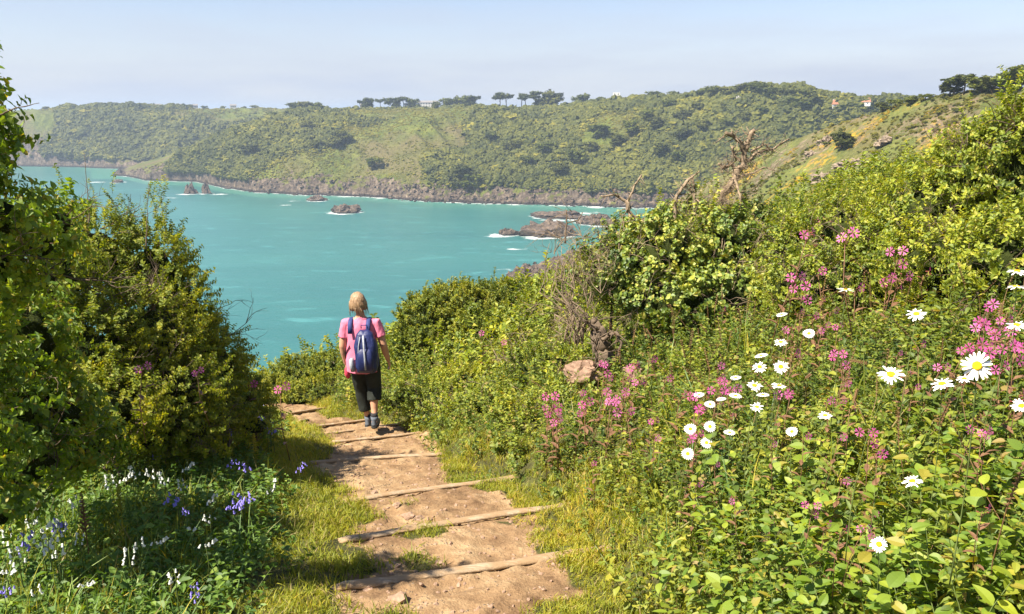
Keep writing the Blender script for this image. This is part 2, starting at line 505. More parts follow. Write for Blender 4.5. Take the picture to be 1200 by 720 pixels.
def step_rel(x, y):
    rel = np.zeros_like(x)
    D = [y - (l[2] * x + l[3]) for l in LINES]
    A = 0.115
    for i in range(len(LINES) - 1):
        m = (D[i] >= 0) & (D[i + 1] < 0)
        f = D[i] / np.maximum(1e-6, D[i] - D[i + 1])
        rel = np.where(m, -A * (1 - f) * sstep(0, .02, D[i]), rel)
    m = D[0] < 0
    rel = np.where(m, np.maximum(-A, 0.1 * (D[0])) * 0 , rel)
    return rel
def on_path(x, y):
    er, el = e_r(y), e_l(y)
    return sstep(el - .25, el + .1, x) * sstep(er + .15, er - .1, x) * sstep(0.5, 2, y) * sstep(13.2, 12.2, y)
def ground_z(x, y, detail=True):
    x = np.asarray(x, float); y = np.asarray(y, float)
    z = near_z(x, y)
    pm = on_path(x, y)
    z = z + step_rel(x, y) * np.clip(pm * 1.3, 0, 1)
    z = z - 0.03 * pm
    if detail:
        z = z + 0.035 * (fbm(x * 2.2, y * 2.2, 4, 50) - .5) + (1 - pm) * .12 * (fbm(x * 1.1, y * 1.1, 3, 51) - .5)
        z = z + pm * 0.048 * (fbm(x * 11, y * 11, 3, 52) - .5) + pm * .02 * sstep(.6, .8, fbm(x * 7, y * 7, 2, 53))
    return z
def bare(x, y):      # where feet have worn the turf away: 1 bare earth
    er, el = e_r(y), e_l(y)
    w = np.maximum(.3, er - el); t = (x - el) / w
    c = 0.46 + 0.05 * np.sin(y * 1.7)
    prof = 1 - np.abs(t - c) / 0.44
    rel = step_rel(x, y) / -0.115    # 1 just beyond a riser
    b = prof * 1.35 + .05 + .60 * sstep(6, 8.5, y) + 2.3 * (fbm(x * 2.0 + 3, y * 2.0, 4, 60) - .5) - 0.12
    return sstep(.1, .42, b) * sstep(-.1, .1, t) * sstep(1.12, .95, t)

def march(px, py, fn, t0=0.8, t1=60):
    r = ray(px, py); ts = np.linspace(t0, t1, 6000) ** 1.0
    P = r[None, :] * ts[:, None]
    z = P[:, 2] + CZ; s = fn(P[:, 0], P[:, 1])
    h = np.nonzero(z < s)[0]
    if len(h) == 0: return None
    p = P[h[0]].copy(); p[2] += CZ
    return p, ts[h[0]]

# --- materials for land
def scrub_mat(name, greens, rock, heath_cols, cliff_z=13, gorse=0.0, pale=None, rockpatch=False, sc=1.0):
    m, nt = new_mat(name)
    geo = N(nt, "ShaderNodeNewGeometry"); pos = geo.outputs["Position"]
    sep = N(nt, "ShaderNodeSeparateXYZ"); L(nt, pos, sep.inputs[0])
    big = noise_n(nt, pos, 0.012 * sc, 5, 0.6); mid = noise_n(nt, pos, 0.06 * sc, 6, 0.65); fine = noise_n(nt, pos, 0.45 * sc, 5, 0.7)
    f = math_n(nt, 'ADD', math_n(nt, 'MULTIPLY', mid, 0.55), math_n(nt, 'MULTIPLY', fine, 0.45))
    col = ramp(nt, f, [(0.34, greens[0]), (0.47, greens[1]), (0.56, greens[2]), (0.66, greens[3])])
    col = mixc(nt, maprange(nt, big, .47, .62), col, ramp(nt, fine, [(0.35, heath_cols[0]), (0.65, heath_cols[1])]))  # broad patches of brownish heath, the plants' own colour
    if gorse:
        g1 = noise_n(nt, pos, 0.05, 4, .6); g2 = noise_n(nt, pos, 0.6, 3, .7)
        gm = math_n(nt, 'MULTIPLY', maprange(nt, g1, .55, .64), maprange(nt, g2, .45, .58))
        col = mixc(nt, math_n(nt, 'MULTIPLY', gm, gorse), col, (0.60, 0.33, 0.02))
    # rock where low or steep
    nsep = N(nt, "ShaderNodeSeparateXYZ"); L(nt, geo.outputs["Normal"], nsep.inputs[0])
    lim = math_n(nt, 'ADD', sep.outputs[2], math_n(nt, 'MULTIPLY', math_n(nt, 'SUBTRACT', mid, .5), 26))
    low = maprange(nt, lim, cliff_z + 1.5, cliff_z - 1.5)
    steep = maprange(nt, math_n(nt, 'ADD', nsep.outputs[2], math_n(nt, 'MULTIPLY', math_n(nt, 'SUBTRACT', fine, .5), .35)), .70, .58)
    steep = math_n(nt, 'MULTIPLY', steep, maprange(nt, sep.outputs[2], 60 if not rockpatch else 300, 35 if not rockpatch else 290))
    rk = math_n(nt, 'MAXIMUM', low, steep)
    if rockpatch:
        rp = maprange(nt, noise_n(nt, pos, 0.035, 6, .66), .50, .57); rk = math_n(nt, 'MAXIMUM', rk, math_n(nt, 'MULTIPLY', rp, maprange(nt, fine, .42, .52)))
    rn = noise_n(nt, pos, 0.22, 8, .72, .6)
    rc = ramp(nt, rn, [(0.32, rock[0]), (0.5, rock[1]), (0.66, rock[2])])
    wet = maprange(nt, math_n(nt, 'ADD', sep.outputs[2], math_n(nt, 'MULTIPLY', rn, 2.5)), 2.6, 4.2)
    rc = mixc(nt, wet, (0.035, 0.03, 0.028), rc)
    col = mixc(nt, rk, col, rc)
    h = math_n(nt, 'ADD', math_n(nt, 'MULTIPLY', fine, 1.0), math_n(nt, 'MULTIPLY', rn, 1.2))
    finish(nt, col, 0.9, bump(nt, h, 0.9, 2.2 / sc), 0.1)
    return m
G_far = [(0.035, 0.048, 0.014), (0.085, 0.105, 0.022), (0.14, 0.16, 0.030), (0.20, 0.20, 0.05)]
ROCK = [(0.032, 0.027, 0.023), (0.11, 0.084, 0.064), (0.29, 0.225, 0.165)]
HEATH = [(0.10, 0.085, 0.035), (0.17, 0.15, 0.065)]
M_headB = scrub_mat("scrub_and_cliff", G_far, ROCK, HEATH, 5)
M_headA = scrub_mat("distant_scrub", G_far, ROCK, HEATH, 5)
M_hillC = scrub_mat("hillside_heath", [(0.06, 0.07, 0.022), (0.105, 0.125, 0.034), (0.16, 0.18, 0.045), (0.24, 0.22, 0.075)],
                    [(0.09, 0.07, 0.045), (0.19, 0.145, 0.095), (0.33, 0.26, 0.18)], [(0.12, 0.115, 0.045), (0.19, 0.16, 0.065)], 6, gorse=0.9, rockpatch=True, sc=1.6)

azw = math.radians(100)
far_land = head_mesh("far_headland", TA, 11, TA[0][0], TA[0][-1], 620, M_headA, 3200)
mid_land = head_mesh("headland", TB, 21, TB[0][0], TB[0][-1], 1300, M_headB, 2400)
# near hillside
A = np.concatenate([np.linspace(-1.7, -0.35, 90), np.linspace(-0.345, 0.62, 620), np.linspace(0.63, 1.9, 120)])
tt = np.concatenate([np.linspace(0, 1, 300) ** 1.15, [1.02, 1.05, 1.1, 1.2, 1.5, 2.0]])
rc = np.interp(A, TC[0], TC[1])
RR = (RN - 2) + tt[:, None] * (rc - RN + 2)[None, :]
AA = np.repeat(A[None, :], RR.shape[0], 0)
Z, U = hill_z(AA, RR)
V = np.stack([RR * np.sin(AA), RR * np.cos(AA), Z], -1).reshape(-1, 3)
tag(link("hillside", mesh_np("hillside", V, grid_faces(*RR.shape), [M_hillC], smooth=True)), kind='structure')

# --- sea
m, nt = new_mat("turquoise_sea")
geo = N(nt, "ShaderNodeNewGeometry"); pos = geo.outputs["Position"]
mp = N(nt, "ShaderNodeMapping"); L(nt, pos, mp.inputs[0]); mp.inputs["Scale"].default_value = (0.35, 1.0, 1.0); mp.inputs["Rotation"].default_value = (0, 0, 0.25)
big = noise_n(nt, mp.outputs[0], 0.006, 4, .6)
w1 = noise_n(nt, mp.outputs[0], 0.10, 8, .68, .5); w2 = noise_n(nt, pos, 0.9, 4, .6)
sh = attr(nt, "shallow")
col = ramp(nt, big, [(0.35, (0.018, 0.112, 0.112)), (0.6, (0.032, 0.152, 0.140))])
col = mixc(nt, sh, col, (0.05, 0.195, 0.155))
streak = maprange(nt, w1, .56, .68)
col = mixc(nt, math_n(nt, 'MULTIPLY', streak, .42), col, (0.09, .33, .33))
fo = attr(nt, "foam")
fn_ = math_n(nt, 'ADD', fo, math_n(nt, 'MULTIPLY', math_n(nt, 'SUBTRACT', noise_n(nt, mp.outputs[0], 0.16, 7, .7, .8), .5), 1.6))
foam = maprange(nt, fn_, .50, .66)
col = mixc(nt, foam, col, (0.72, 0.76, 0.76))
h = math_n(nt, 'ADD', w1, math_n(nt, 'MULTIPLY', w2, .25))
p = finish(nt, col, 0.28, bump(nt, h, 0.55, 0.9), 0.45)
M_sea = m
SEA_ROCKS = []   # x, y, radius  (filled from the photo's rocks)
def sea_pt(px, py):
    a, s = azs(px, py); R = CZ / -s
    return R * math.sin(a), R * math.cos(a)
ROCKS = [  # px centre, base py, width px, height px, label
 (224, 227, 14, 11, "cone-shaped dark sea stack standing left of its slimmer neighbour off the headland"),
 (242, 227, 11, 13, "slim pointed sea stack standing between the broader stack and the headland cliff"),
 (141, 205.5, 11, 5, "small dark rock awash farthest left in the bay, before the distant shore"),
 (138, 214, 12, 3, "flat wave-washed reef just in front of the farthest small rock"),
 (372, 235, 22, 5, "low brown reef breaking the surf just off the headland rocks"),
 (405, 249, 34, 9, "lone dark hump of rock in open turquoise water off the headland"),
 (592, 275, 14, 7, "small rounded black rock at the seaward end of the reef with surf breaking on it"),
 (598, 275.5, 20, 6, "low dark rock just landward of the surf-washed black rock"),
 (640, 275, 62, 14, "long dark humped reef running out from the shore behind the bushes"),
 (655, 254, 62, 6, "thin flat reef lying in the water in front of the little beach"),
 (700, 262, 45, 12, "broad dark boulder reef partly behind the bare grey branches"),
 (640, 322, 26, 12, "jagged rock at the foot of the near slope, half hidden by the round bush"),
 (612, 330, 40, 16, "brown shore rocks just above the round dark green bush"),
]
rock_xy = []
for px, py, w, h, lab in ROCKS:
    x, y = sea_pt(px, py); dep = math.hypot(x, y); rock_xy.append((x, y, w / FPX * dep * .5))
A = np.concatenate([np.linspace(-2.2, -0.65, 60), np.linspace(-0.64, 0.3, 520), np.linspace(0.31, 2.2, 60)])
RRr = np.concatenate([np.linspace(150, 640, 90), np.linspace(642, 1250, 290), [1300, 1500, 2000, 3000, 5000, 9000, 14000]])
AA, RR = np.meshgrid(A, RRr)
X, Y = RR * np.sin(AA), RR * np.cos(AA)
foam = np.zeros_like(X); shal = np.zeros_like(X)
for T, sd in ((TB, 21), (TA, 11)):
    # distance outwards to the shore: sample the land height a little farther on
    for k, dd in enumerate((2, 5, 9, 14, 20)):
        z, u = head_z(T, AA, RR + dd, sd)
        ok = (AA > T[0][0]) & (AA < T[0][-1]) & (u > -0.0) & (z > .5)
        foam = np.maximum(foam, np.where(ok, 0.62 - 0.075 * k, 0))
    z, u = head_z(T, AA, RR + 60, sd)
    shal = np.maximum(shal, np.where((AA > T[0][0]) & (AA < T[0][-1]), np.clip(u * 6, 0, 1), 0))
rcS = np.interp(AA, TC[0], TC[1])
shal = np.maximum(shal, sstep(0.0, .16, AA) * .5)
for i, (x, y, r) in enumerate(rock_xy):
    d = np.hypot((X - x), (Y - y) * 0.8) - r
    foam = np.maximum(foam, np.where(d < 0, .6, .6 * np.exp(-np.maximum(d, 0) / 7)))
x, y = sea_pt(583, 276)
foam = np.maximum(foam, .95 * np.exp(-((X - x) / 7.5) ** 2 - ((Y - y) / 9) ** 2))
for px, py, a in ((150, 207, .6), (180, 213, .6), (218, 228, .62), (256, 228, .6), (112, 214, .7), (632, 280, .62), (605, 292, .5), (600, 318, .5), (200, 232, .5), (345, 236, .5), (330, 241, .48), (700, 243, .7), (690, 250, .7)):
    x, y = sea_pt(px, py)
    foam = np.maximum(foam, a * np.exp(-((X - x) / 16) ** 2 - ((Y - y) / 12) ** 2))
V = np.stack([X, Y, np.zeros_like(X)], -1).reshape(-1, 3)
tag(link("sea", mesh_np("sea", V, grid_faces(*X.shape), [M_sea], smooth=True, attrs={"foam": foam, "shallow": shal})), kind='structure')

# --- near ground mesh
m, nt = new_mat("worn_earth_and_turf")
geo = N(nt, "ShaderNodeNewGeometry"); pos = geo.outputs["Position"]
n1 = noise_n(nt, pos, 1.4, 6, .6); n2 = noise_n(nt, pos, 9, 6, .65); n3_ = noise_n(nt, pos, 60, 4, .7)
f = math_n(nt, 'ADD', math_n(nt, 'MULTIPLY', n1, .5), math_n(nt, 'ADD', math_n(nt, 'MULTIPLY', n2, .35), math_n(nt, 'MULTIPLY', n3_, .15)))
earth = ramp(nt, f, [(0.36, (0.10, 0.056, 0.030)), (0.49, (0.26, 0.165, 0.088)), (0.63, (0.43, 0.305, 0.175))])
vor = N(nt, "ShaderNodeTexVoronoi"); vor.inputs["Scale"].default_value = 38; L(nt, pos, vor.inputs["Vector"])
peb = math_n(nt, 'MULTIPLY', maprange(nt, vor.outputs["Distance"], .32, .2), maprange(nt, n2, .52, .62))
earth = mixc(nt, peb, earth, (0.42, 0.33, 0.25))
soil = ramp(nt, n2, [(0.35, (0.045, 0.042, 0.018)), (0.65, (0.10, 0.105, 0.032))])
b = attr(nt, "bare")
bm_ = maprange(nt, math_n(nt, 'ADD', b, math_n(nt, 'MULTIPLY', math_n(nt, 'SUBTRACT', n2, .5), 1.5)), .3, .6)
col = mixc(nt, bm_, soil, earth)
hh = math_n(nt, 'ADD', math_n(nt, 'ADD', n2, math_n(nt, 'MULTIPLY', n3_, .35)), math_n(nt, 'MULTIPLY', peb, .5))
finish(nt, col, .92, bump(nt, hh, .85, .035), .15)
M_ground = m
gx = np.concatenate([np.linspace(-30, -3.6, 50), np.arange(-3.55, 2.0, 0.03), np.linspace(2.05, 30, 60)])
gy = np.concatenate([np.linspace(-14, 1.9, 24), np.arange(2.0, 12.6, 0.03), np.linspace(12.7, 30, 50)])
X, Y = np.meshgrid(gx, gy)
Z = ground_z(X, Y)
rr = np.hypot(X, Y); 
Z = Z - np.where(Y > -2, .6 * sstep(RN - 3, RN + 2, rr), 0)
V = np.stack([X, Y, Z], -1).reshape(-1, 3)
ground = tag(link("ground", mesh_np("ground", V, grid_faces(*X.shape), [M_ground], smooth=True, attrs={"bare": bare(X, Y)})), kind='structure')
# ------------------------------------------------------------------ foliage templates
def leaf_geo(base, d, up, length, width, fold=0.25, droop=0.15):
    """6-vertex leaf: base, widest left/right, mid rib, tip"""
    d = Vector(d).normalized(); up = Vector(up); side = d.cross(up)
    side = side.normalized() if side.length > 1e-5 else d.orthogonal().normalized()
    nrm = side.cross(d).normalized()
    b = Vector(base)
    m1 = b + d * length * .33; m2 = b + d * length * .68 - nrm * length * droop * .3; t = b + d * length - nrm * length * droop
    f = nrm * width * fold
    V = [b, m1 + side * width * .48 + f, m2 + side * width * .36 + f * .7, t, m2 - side * width * .36 + f * .7, m1 - side * width * .48 + f, m1, m2]
    F = [(0, 1, 6), (0, 6, 5), (1, 2, 7, 6), (6, 7, 4, 5), (2, 3, 7), (7, 3, 4)]
    return V, F
def leaf_oval(base, d, up, length, width, fold=0.25, droop=0.15, n=5):
    """rounded leaf with a pointed tip, folded along its rib"""
    d = Vector(d).normalized(); side = d.cross(Vector(up)); side = side.normalized() if side.length > 1e-5 else d.orthogonal().normalized()
    nrm = side.cross(d).normalized(); V = [Vector(base)]; F = []
    for k in range(1, n + 1):
        t = k / (n + 1); w = width * .5 * math.sin(math.pi * t ** .75) ** .8; c = Vector(base) + d * length * t - nrm * length * droop * t * t
        V += [c + side * w + nrm * w * fold * 2, c, c - side * w + nrm * w * fold * 2]
    V.append(Vector(base) + d * length - nrm * length * droop); F += [(0, 1, 2), (0, 2, 3)]
    for k in range(n - 1):
        a = 1 + k * 3; F += [(a, a + 3, a + 4, a + 1), (a + 1, a + 4, a + 5, a + 2)]
    a = 1 + (n - 1) * 3; F += [(a, a + 3, a + 1), (a + 1, a + 3, a + 2)]
    return V, F
def sprig(seed, n, length, ll, lw, mat, stem_mat, spread=1.0, stem_r=.0018, upb=.25, curve=.25, tip=True, whorl=False, fold=.25, oval=False):
    r = random.Random(seed)
    mb = MB(); tints = []
    pts = []; p = Vector((0, 0, 0)); d = Vector((r.uniform(-.2, .2), r.uniform(-.2, .2), 1)).normalized()
    for i in range(5):
        pts.append(p.copy()); p = p + d * length / 4; d = (d + Vector((r.uniform(-1, 1), r.uniform(-1, 1), r.uniform(-.3, .3))) * curve).normalized()
    mb.tube(pts, [stem_r * (1 - .15 * i) for i in range(5)], 3, cap=False, mi=1); tints += [0.5] * (len(mb.v))
    for i in range(n):
        t = (i + .6) / n * 4 if not tip else (0.12 + .88 * (i + 1) / n) * 4 - 1e-4
        k = int(t); q = Vector(pts[k]).lerp(Vector(pts[min(k + 1, 4)]), t - k)
        a = i * 2.4 + r.uniform(-.5, .5)
        if whorl: a = (i // 2) * 1.57 + (i % 2) * math.pi + r.uniform(-.25, .25)
        od = Vector((math.cos(a), math.sin(a), 0)) * spread + Vector((0, 0, upb + r.uniform(-.3, .35)))
        up = Vector((0, 0, 1)) + Vector((r.uniform(-.5, .5), r.uniform(-.5, .5), 0)) - od * .3
        s = r.uniform(.65, 1.15)
        V, F = (leaf_oval if oval else leaf_geo)(q, od, up, ll * s, lw * s, fold=fold * r.uniform(.3, 1.5) * (.5 if oval else 1), droop=r.uniform(-.05, .4))
        mb.add(V, F, 0); tints += [r.random()] * len(V)
    me = mb.mesh("leaf_sprig", [mat, stem_mat], smooth=False)
    at = me.attributes.new("tint", 'FLOAT', 'POINT'); at.data.foreach_set("value", tints)
    return me

M_twig = plain_mat("grey_brown_twig", (0.16, 0.115, 0.08), .85, .2, .35, 30)
M_bark = plain_mat("weathered_bark", (0.14, 0.105, 0.075), .9, .15, .45, 14, .9, .01)
M_deadwood = plain_mat("bleached_dead_wood", (0.23, 0.175, 0.12), .85, .15, .5, 22, .8, .008)
ML_hawthorn = leaf_mat("hawthorn_leaf", [(0.034, 0.070, 0.009), (0.085, 0.155, 0.015), (0.16, 0.235, 0.023), (0.27, 0.33, 0.037)], .48, .05, 1.3, ((0.34, 0.34, 0.05), .07))
ML_elder = leaf_mat("broad_green_leaf", [(0.030, 0.085, 0.012), (0.07, 0.16, 0.018), (0.13, 0.24, 0.026), (0.23, 0.34, 0.035)], .5, .07, 1.0, ((0.34, 0.30, 0.03), .08))
ML_ivy = leaf_mat("ivy_leaf", [(0.02, 0.055, 0.010), (0.06, 0.13, 0.016), (0.13, 0.215, 0.022), (0.27, 0.33, 0.04)], .32, .10, 1.1, ((0.38, 0.36, 0.06), .10), .4)
ML_privet = leaf_mat("hedge_leaf", [(0.030, 0.070, 0.010), (0.085, 0.155, 0.014), (0.17, 0.26, 0.022), (0.29, 0.36, 0.035)], .42, .07, 1.0, ((0.40, 0.38, 0.05), .08), .4)
ML_euony = leaf_mat("dense_evergreen_leaf", [(0.024, 0.052, 0.008), (0.062, 0.115, 0.010), (0.13, 0.185, 0.014), (0.23, 0.265, 0.022)], .33, .06, 1.6, None)
ML_herb = leaf_mat("wayside_herb_leaf", [(0.022, 0.058, 0.012), (0.065, 0.125, 0.018), (0.14, 0.215, 0.028), (0.255, 0.30, 0.05)], .45, .05, 1.1, ((0.32, 0.24, 0.07), .06))
ML_shade = leaf_mat("verge_herb_leaf", [(0.020, 0.062, 0.014), (0.05, 0.13, 0.02), (0.09, 0.19, 0.028), (0.17, 0.27, 0.04)], .42, .06, 1.1, None)
ML_grass = leaf_mat("grass_blade", [(0.06, 0.10, 0.012), (0.115, 0.18, 0.016), (0.20, 0.26, 0.026), (0.32, 0.31, 0.055)], .40, .05, 1.2, ((0.36, 0.28, 0.11), .10))
ML_lush = leaf_mat("long_lush_blade", [(0.016, 0.06, 0.014), (0.04, 0.115, 0.02), (0.08, 0.18, 0.03), (0.15, 0.26, 0.05)], .40, .08, 1.2, ((0.28, 0.27, 0.10), .07))
ML_seed = leaf_mat("reddish_seed_stalk", [(0.14, 0.07, 0.035), (0.24, 0.14, 0.07), (0.34, 0.22, 0.10)], .3, .03, 1.0, None, boost=False)
M_stemg = plain_mat("green_stem", (0.12, 0.16, 0.045), .6, .3, .3, 20)
M_stemr = plain_mat("reddish_stem", (0.16, 0.085, 0.045), .6, .3, .3, 20)

template_set("hawthorn_sprig", [sprig(100 + i, 22, .19, .030, .022, ML_hawthorn, M_twig) for i in range(6)])
template_set("elder_sprig", [sprig(120 + i, 13, .20, .060, .040, ML_elder, M_twig, upb=.1) for i in range(6)])
template_set("ivy_sprig", [sprig(140 + i, 17, .22, .048, .046, ML_ivy, M_twig, upb=.1) for i in range(6)])
template_set("privet_sprig", [sprig(160 + i, 20, .21, .038, .024, ML_privet, M_twig, upb=.5) for i in range(6)])
template_set("evergreen_sprig", [sprig(180 + i, 26, .15, .030, .018, ML_euony, M_twig, upb=.7) for i in range(6)])
template_set("herb_stalk", [sprig(200 + i, 20, .38, .044, .026, ML_herb, M_stemg, upb=.25, stem_r=.0025, curve=.10, whorl=True) for i in range(5)]
             + [sprig(210 + i, 34, .28, .024, .015, ML_herb, M_stemr, upb=.3, stem_r=.002, curve=.2) for i in range(3)]
             + [sprig(215 + i, 14, .32, .050, .030, ML_herb, M_stemg, upb=.15, stem_r=.003, curve=.12, whorl=True, oval=True) for i in range(3)])
template_set("broad_stalk", [sprig(220 + i, 18, .38, .056, .033, ML_elder, M_stemg, upb=.3, stem_r=.0025, curve=.14, whorl=True, oval=True) for i in range(5)])
template_set("verge_stalk", [sprig(230 + i, 12, .26, .055, .035, ML_shade, M_stemg, upb=.2, stem_r=.002, curve=.12, whorl=True) for i in range(5)])

def blades(seed, n, h, w, spread, mat, bend=.5, curl=3):
    r = random.Random(seed); mb = MB(); tints = []
    for i in range(n):
        a = r.uniform(0, 6.28); rad = spread * math.sqrt(r.random()); b = Vector((math.cos(a) * rad, math.sin(a) * rad, -.01))
        a2 = r.uniform(0, 6.28); out = Vector((math.cos(a2), math.sin(a2), 0)); side = Vector((-out.y, out.x, 0))
        hh = h * r.uniform(.5, 1.1); bd = bend * r.uniform(.2, 1.2); V = []
        for k in range(curl + 1):
            t = k / curl; c = b + Vector((0, 0, hh * (t - .35 * bd * t * t))) + out * hh * bd * t * t
            ww = w * (1 - t) ** .6 * .5 if k < curl else 0
            V += [c - side * ww, c + side * ww] if k < curl else [c]
        F = [(2 * k, 2 * k + 1, 2 * k + 3, 2 * k + 2) for k in range(curl - 1)] + [(2 * curl - 2, 2 * curl - 1, 2 * curl)]
        mb.add(V, F, 0); tints += [r.random()] * len(V)
    me = mb.mesh("grass_tuft", [mat], smooth=False)
    at = me.attributes.new("tint", 'FLOAT', 'POINT'); at.data.foreach_set("value", tints)
    return me
template_set("turf_tuft", [blades(300 + i, 16, .055, .005, .05, ML_grass, .8) for i in range(6)])
template_set("long_tuft", [blades(320 + i, 14, .30, .010, .06, ML_lush, .75, 4) for i in range(5)] + [blades(330 + i, 14, .30, .007, .05, ML_grass, .6, 4) for i in range(5)])

def seed_head(seed):
    r = random.Random(seed); mb = MB()
    pts = [(0, 0, 0), (.01, .01, .25), (r.uniform(-.05, .05), .02, .45), (r.uniform(-.1, .1), .05, .6)]
    mb.tube(pts, [.0025, .002, .0018, .001], 4, cap=False)
    top = Vector(pts[-1]); prev = Vector(pts[-2])
    for i in range(26):
        t = i / 26; q = prev.lerp(top, t * 1.0); a = i * 2.1
        V, F = leaf_geo(q, (math.cos(a), math.sin(a), .8), (0, 0, 1), .016, .010); mb.add(V, F)
    me = mb.mesh("seed_stalk", [ML_seed], smooth=False)
    at = me.attributes.new("tint", 'FLOAT', 'POINT'); at.data.foreach_set("value", [r.random() for _ in me.vertices])
    return me
template_set("seed_stalk", [seed_head(350 + i) for i in range(5)])

def twig_bundle(seed, mat, n=3, length=.35):
    r = random.Random(seed); mb = MB()
    def grow(p, d, l, rad, dep):
        pts = [p]; 
        for k in range(5):
            d = (d + Vector([r.uniform(-1, 1) for _ in range(3)]) * .35).normalized(); p = p + d * l / 5; pts.append(p.copy())
        mb.tube(pts, [rad * (1 - .14 * k) for k in range(6)], 4, cap=False)
        if dep:
            for _ in range(2):
                q = pts[r.randint(2, 4)]; grow(q.copy(), (d + Vector([r.uniform(-1, 1) for _ in range(3)]) * .9).normalized(), l * .6, rad * .55, dep - 1)
    for _ in range(n): grow(Vector((0, 0, 0)), Vector((r.uniform(-.6, .6), r.uniform(-.6, .6), 1)).normalized(), length, .005, 2)
    me = mb.mesh("twigs", [mat]); me.attributes.new("tint", 'FLOAT', 'POINT'); return me
template_set("bare_twig", [twig_bundle(370 + i, M_deadwood) for i in range(5)])
template_set("brown_twig", [twig_bundle(380 + i, M_bark) for i in range(5)])

M_inner, nt = new_mat("dark_core_filler")  # dark filler for the lumps added inside bushes to block light
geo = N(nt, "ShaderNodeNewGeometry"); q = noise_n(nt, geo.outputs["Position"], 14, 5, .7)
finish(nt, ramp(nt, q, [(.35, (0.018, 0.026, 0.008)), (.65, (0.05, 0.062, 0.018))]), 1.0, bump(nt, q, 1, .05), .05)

# ------------------------------------------------------------------ bushes
def bush(name, label, cat, blobs, tset, density, size=1.0, group=None, twigs=None, seed=1, core=.74, base=None, jag=.16, spikes=0, up=.25):
    """blobs: (px, py, depth, half width px, half height px[, depth half m])"""
    r = np.random.default_rng(seed)
    C, Rr = [], []
    for b in blobs:
        c = at_depth(b[0], b[1], b[2]); rw = max(.1, b[3] * b[2] / FPX - .10); rh = max(.1, b[4] * b[2] / FPX - .12)
        rd = b[5] if len(b) > 5 else (rw + rh) / 2 * .9
        C.append(c); Rr.append((rw, rd, rh))
    C = np.array(C); Rr = np.array(Rr)
    bx, by = (C[:, 0].mean(), C[:, 1].mean()) if base is None else base
    org = np.array([bx, by, float(ground_z(bx, by, False))])
    root = tag(empty(name, org), label, cat, group)
    # leaves
    P, D = [], []
    for i, (c, q) in enumerate(zip(C, Rr)):
        area = 4 * math.pi * ((q[0] * q[1]) ** 1.6 / 3 + (q[0] * q[2]) ** 1.6 / 3 + (q[1] * q[2]) ** 1.6 / 3) ** (1 / 1.6)
        n = int(area * density)
        d = r.normal(size=(n, 3)); d /= np.linalg.norm(d, axis=1)[:, None]
        lump = fbm(d[:, 0] * 2.2 + c[0] * 3 + 5 * d[:, 2], d[:, 1] * 2.2 + c[2] + 3 * d[:, 2], 3, seed + i) - .5
        rad = (1 + jag * 2.2 * lump) * (1 - .30 * r.random(n) ** 1.8)
        p = c + d * q * rad[:, None]
        keep = np.ones(n, bool)
        for j, (c2, q2) in enumerate(zip(C, Rr)):
            if j != i: keep &= (((p - c2) / q2) ** 2).sum(1) > .55
        keep &= p[:, 2] > ground_z(p[:, 0], p[:, 1], False) + .02
        keep &= np.linalg.norm(p - np.array([0, 0, CZ]), axis=1) > 1.3
        nn = d / q; nn /= np.linalg.norm(nn, axis=1)[:, None]
        P.append(p[keep]); D.append((nn * .8 + np.array([0, 0, up]) + r.normal(size=nn.shape) * .42)[keep])
    P = np.concatenate(P); D = np.concatenate(D)
    R = eul_from_dir(D)
    S = r.uniform(.75, 1.25, len(P)) * size
    tag(scatter("foliage", tset, P - org, R, S, parent=root), kind='stuff')
    if twigs:
        n = int(len(P) * twigs[1]); k = r.choice(len(P), n, replace=False)
        tag(scatter("twigs", twigs[0], P[k] - org - D[k] * .12, R[k], r.uniform(.7, 1.4, n), parent=root), kind='stuff')
    if spikes:
        hi = np.argsort(-P[:, 2])[: max(40, len(P) // 8)]; k = r.choice(hi, spikes, replace=False)
        DD = np.tile([0, 0, 1.0], (spikes * 4, 1)) + r.normal(size=(spikes * 4, 3)) * .22
        PP = np.repeat(P[k], 4, 0) + np.tile(np.arange(4), spikes)[:, None] * np.array([0, 0, .10])
        tag(scatter("shoots", tset, PP - org, eul_from_dir(DD), r.uniform(.7, 1.1, spikes * 4) * size, parent=root), kind='stuff')
    # added dark core that keeps light from leaking through, then branches
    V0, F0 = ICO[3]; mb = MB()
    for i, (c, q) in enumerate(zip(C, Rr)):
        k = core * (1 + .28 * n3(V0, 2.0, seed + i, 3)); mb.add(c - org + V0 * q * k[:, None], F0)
    tag(mb.build("light_blocking_core", M_inner, root), kind='stuff')
    for i, (c, q) in enumerate(zip(C, Rr)):
        if blobs[i][2] < 5.0: continue
        mb = MB(); b = Vector(c - org); a = Vector((b.x * .9 + r.normal() * .08, b.y * .9 + r.normal() * .08, 0)); a.z = float(ground_z(org[0] + a.x, org[1] + a.y, False)) - org[2]; mid = a.lerp(b, .5) + Vector((r.normal() * .1, r.normal() * .1, 0))
        mb.tube([a, a.lerp(mid, .5), mid, mid.lerp(b, .6), b + Vector((0, 0, q[2] * .4))], [.022, .02, .017, .013, .007], 7, jit=.15)
        mb.build("branch", M_bark, root)
    return root

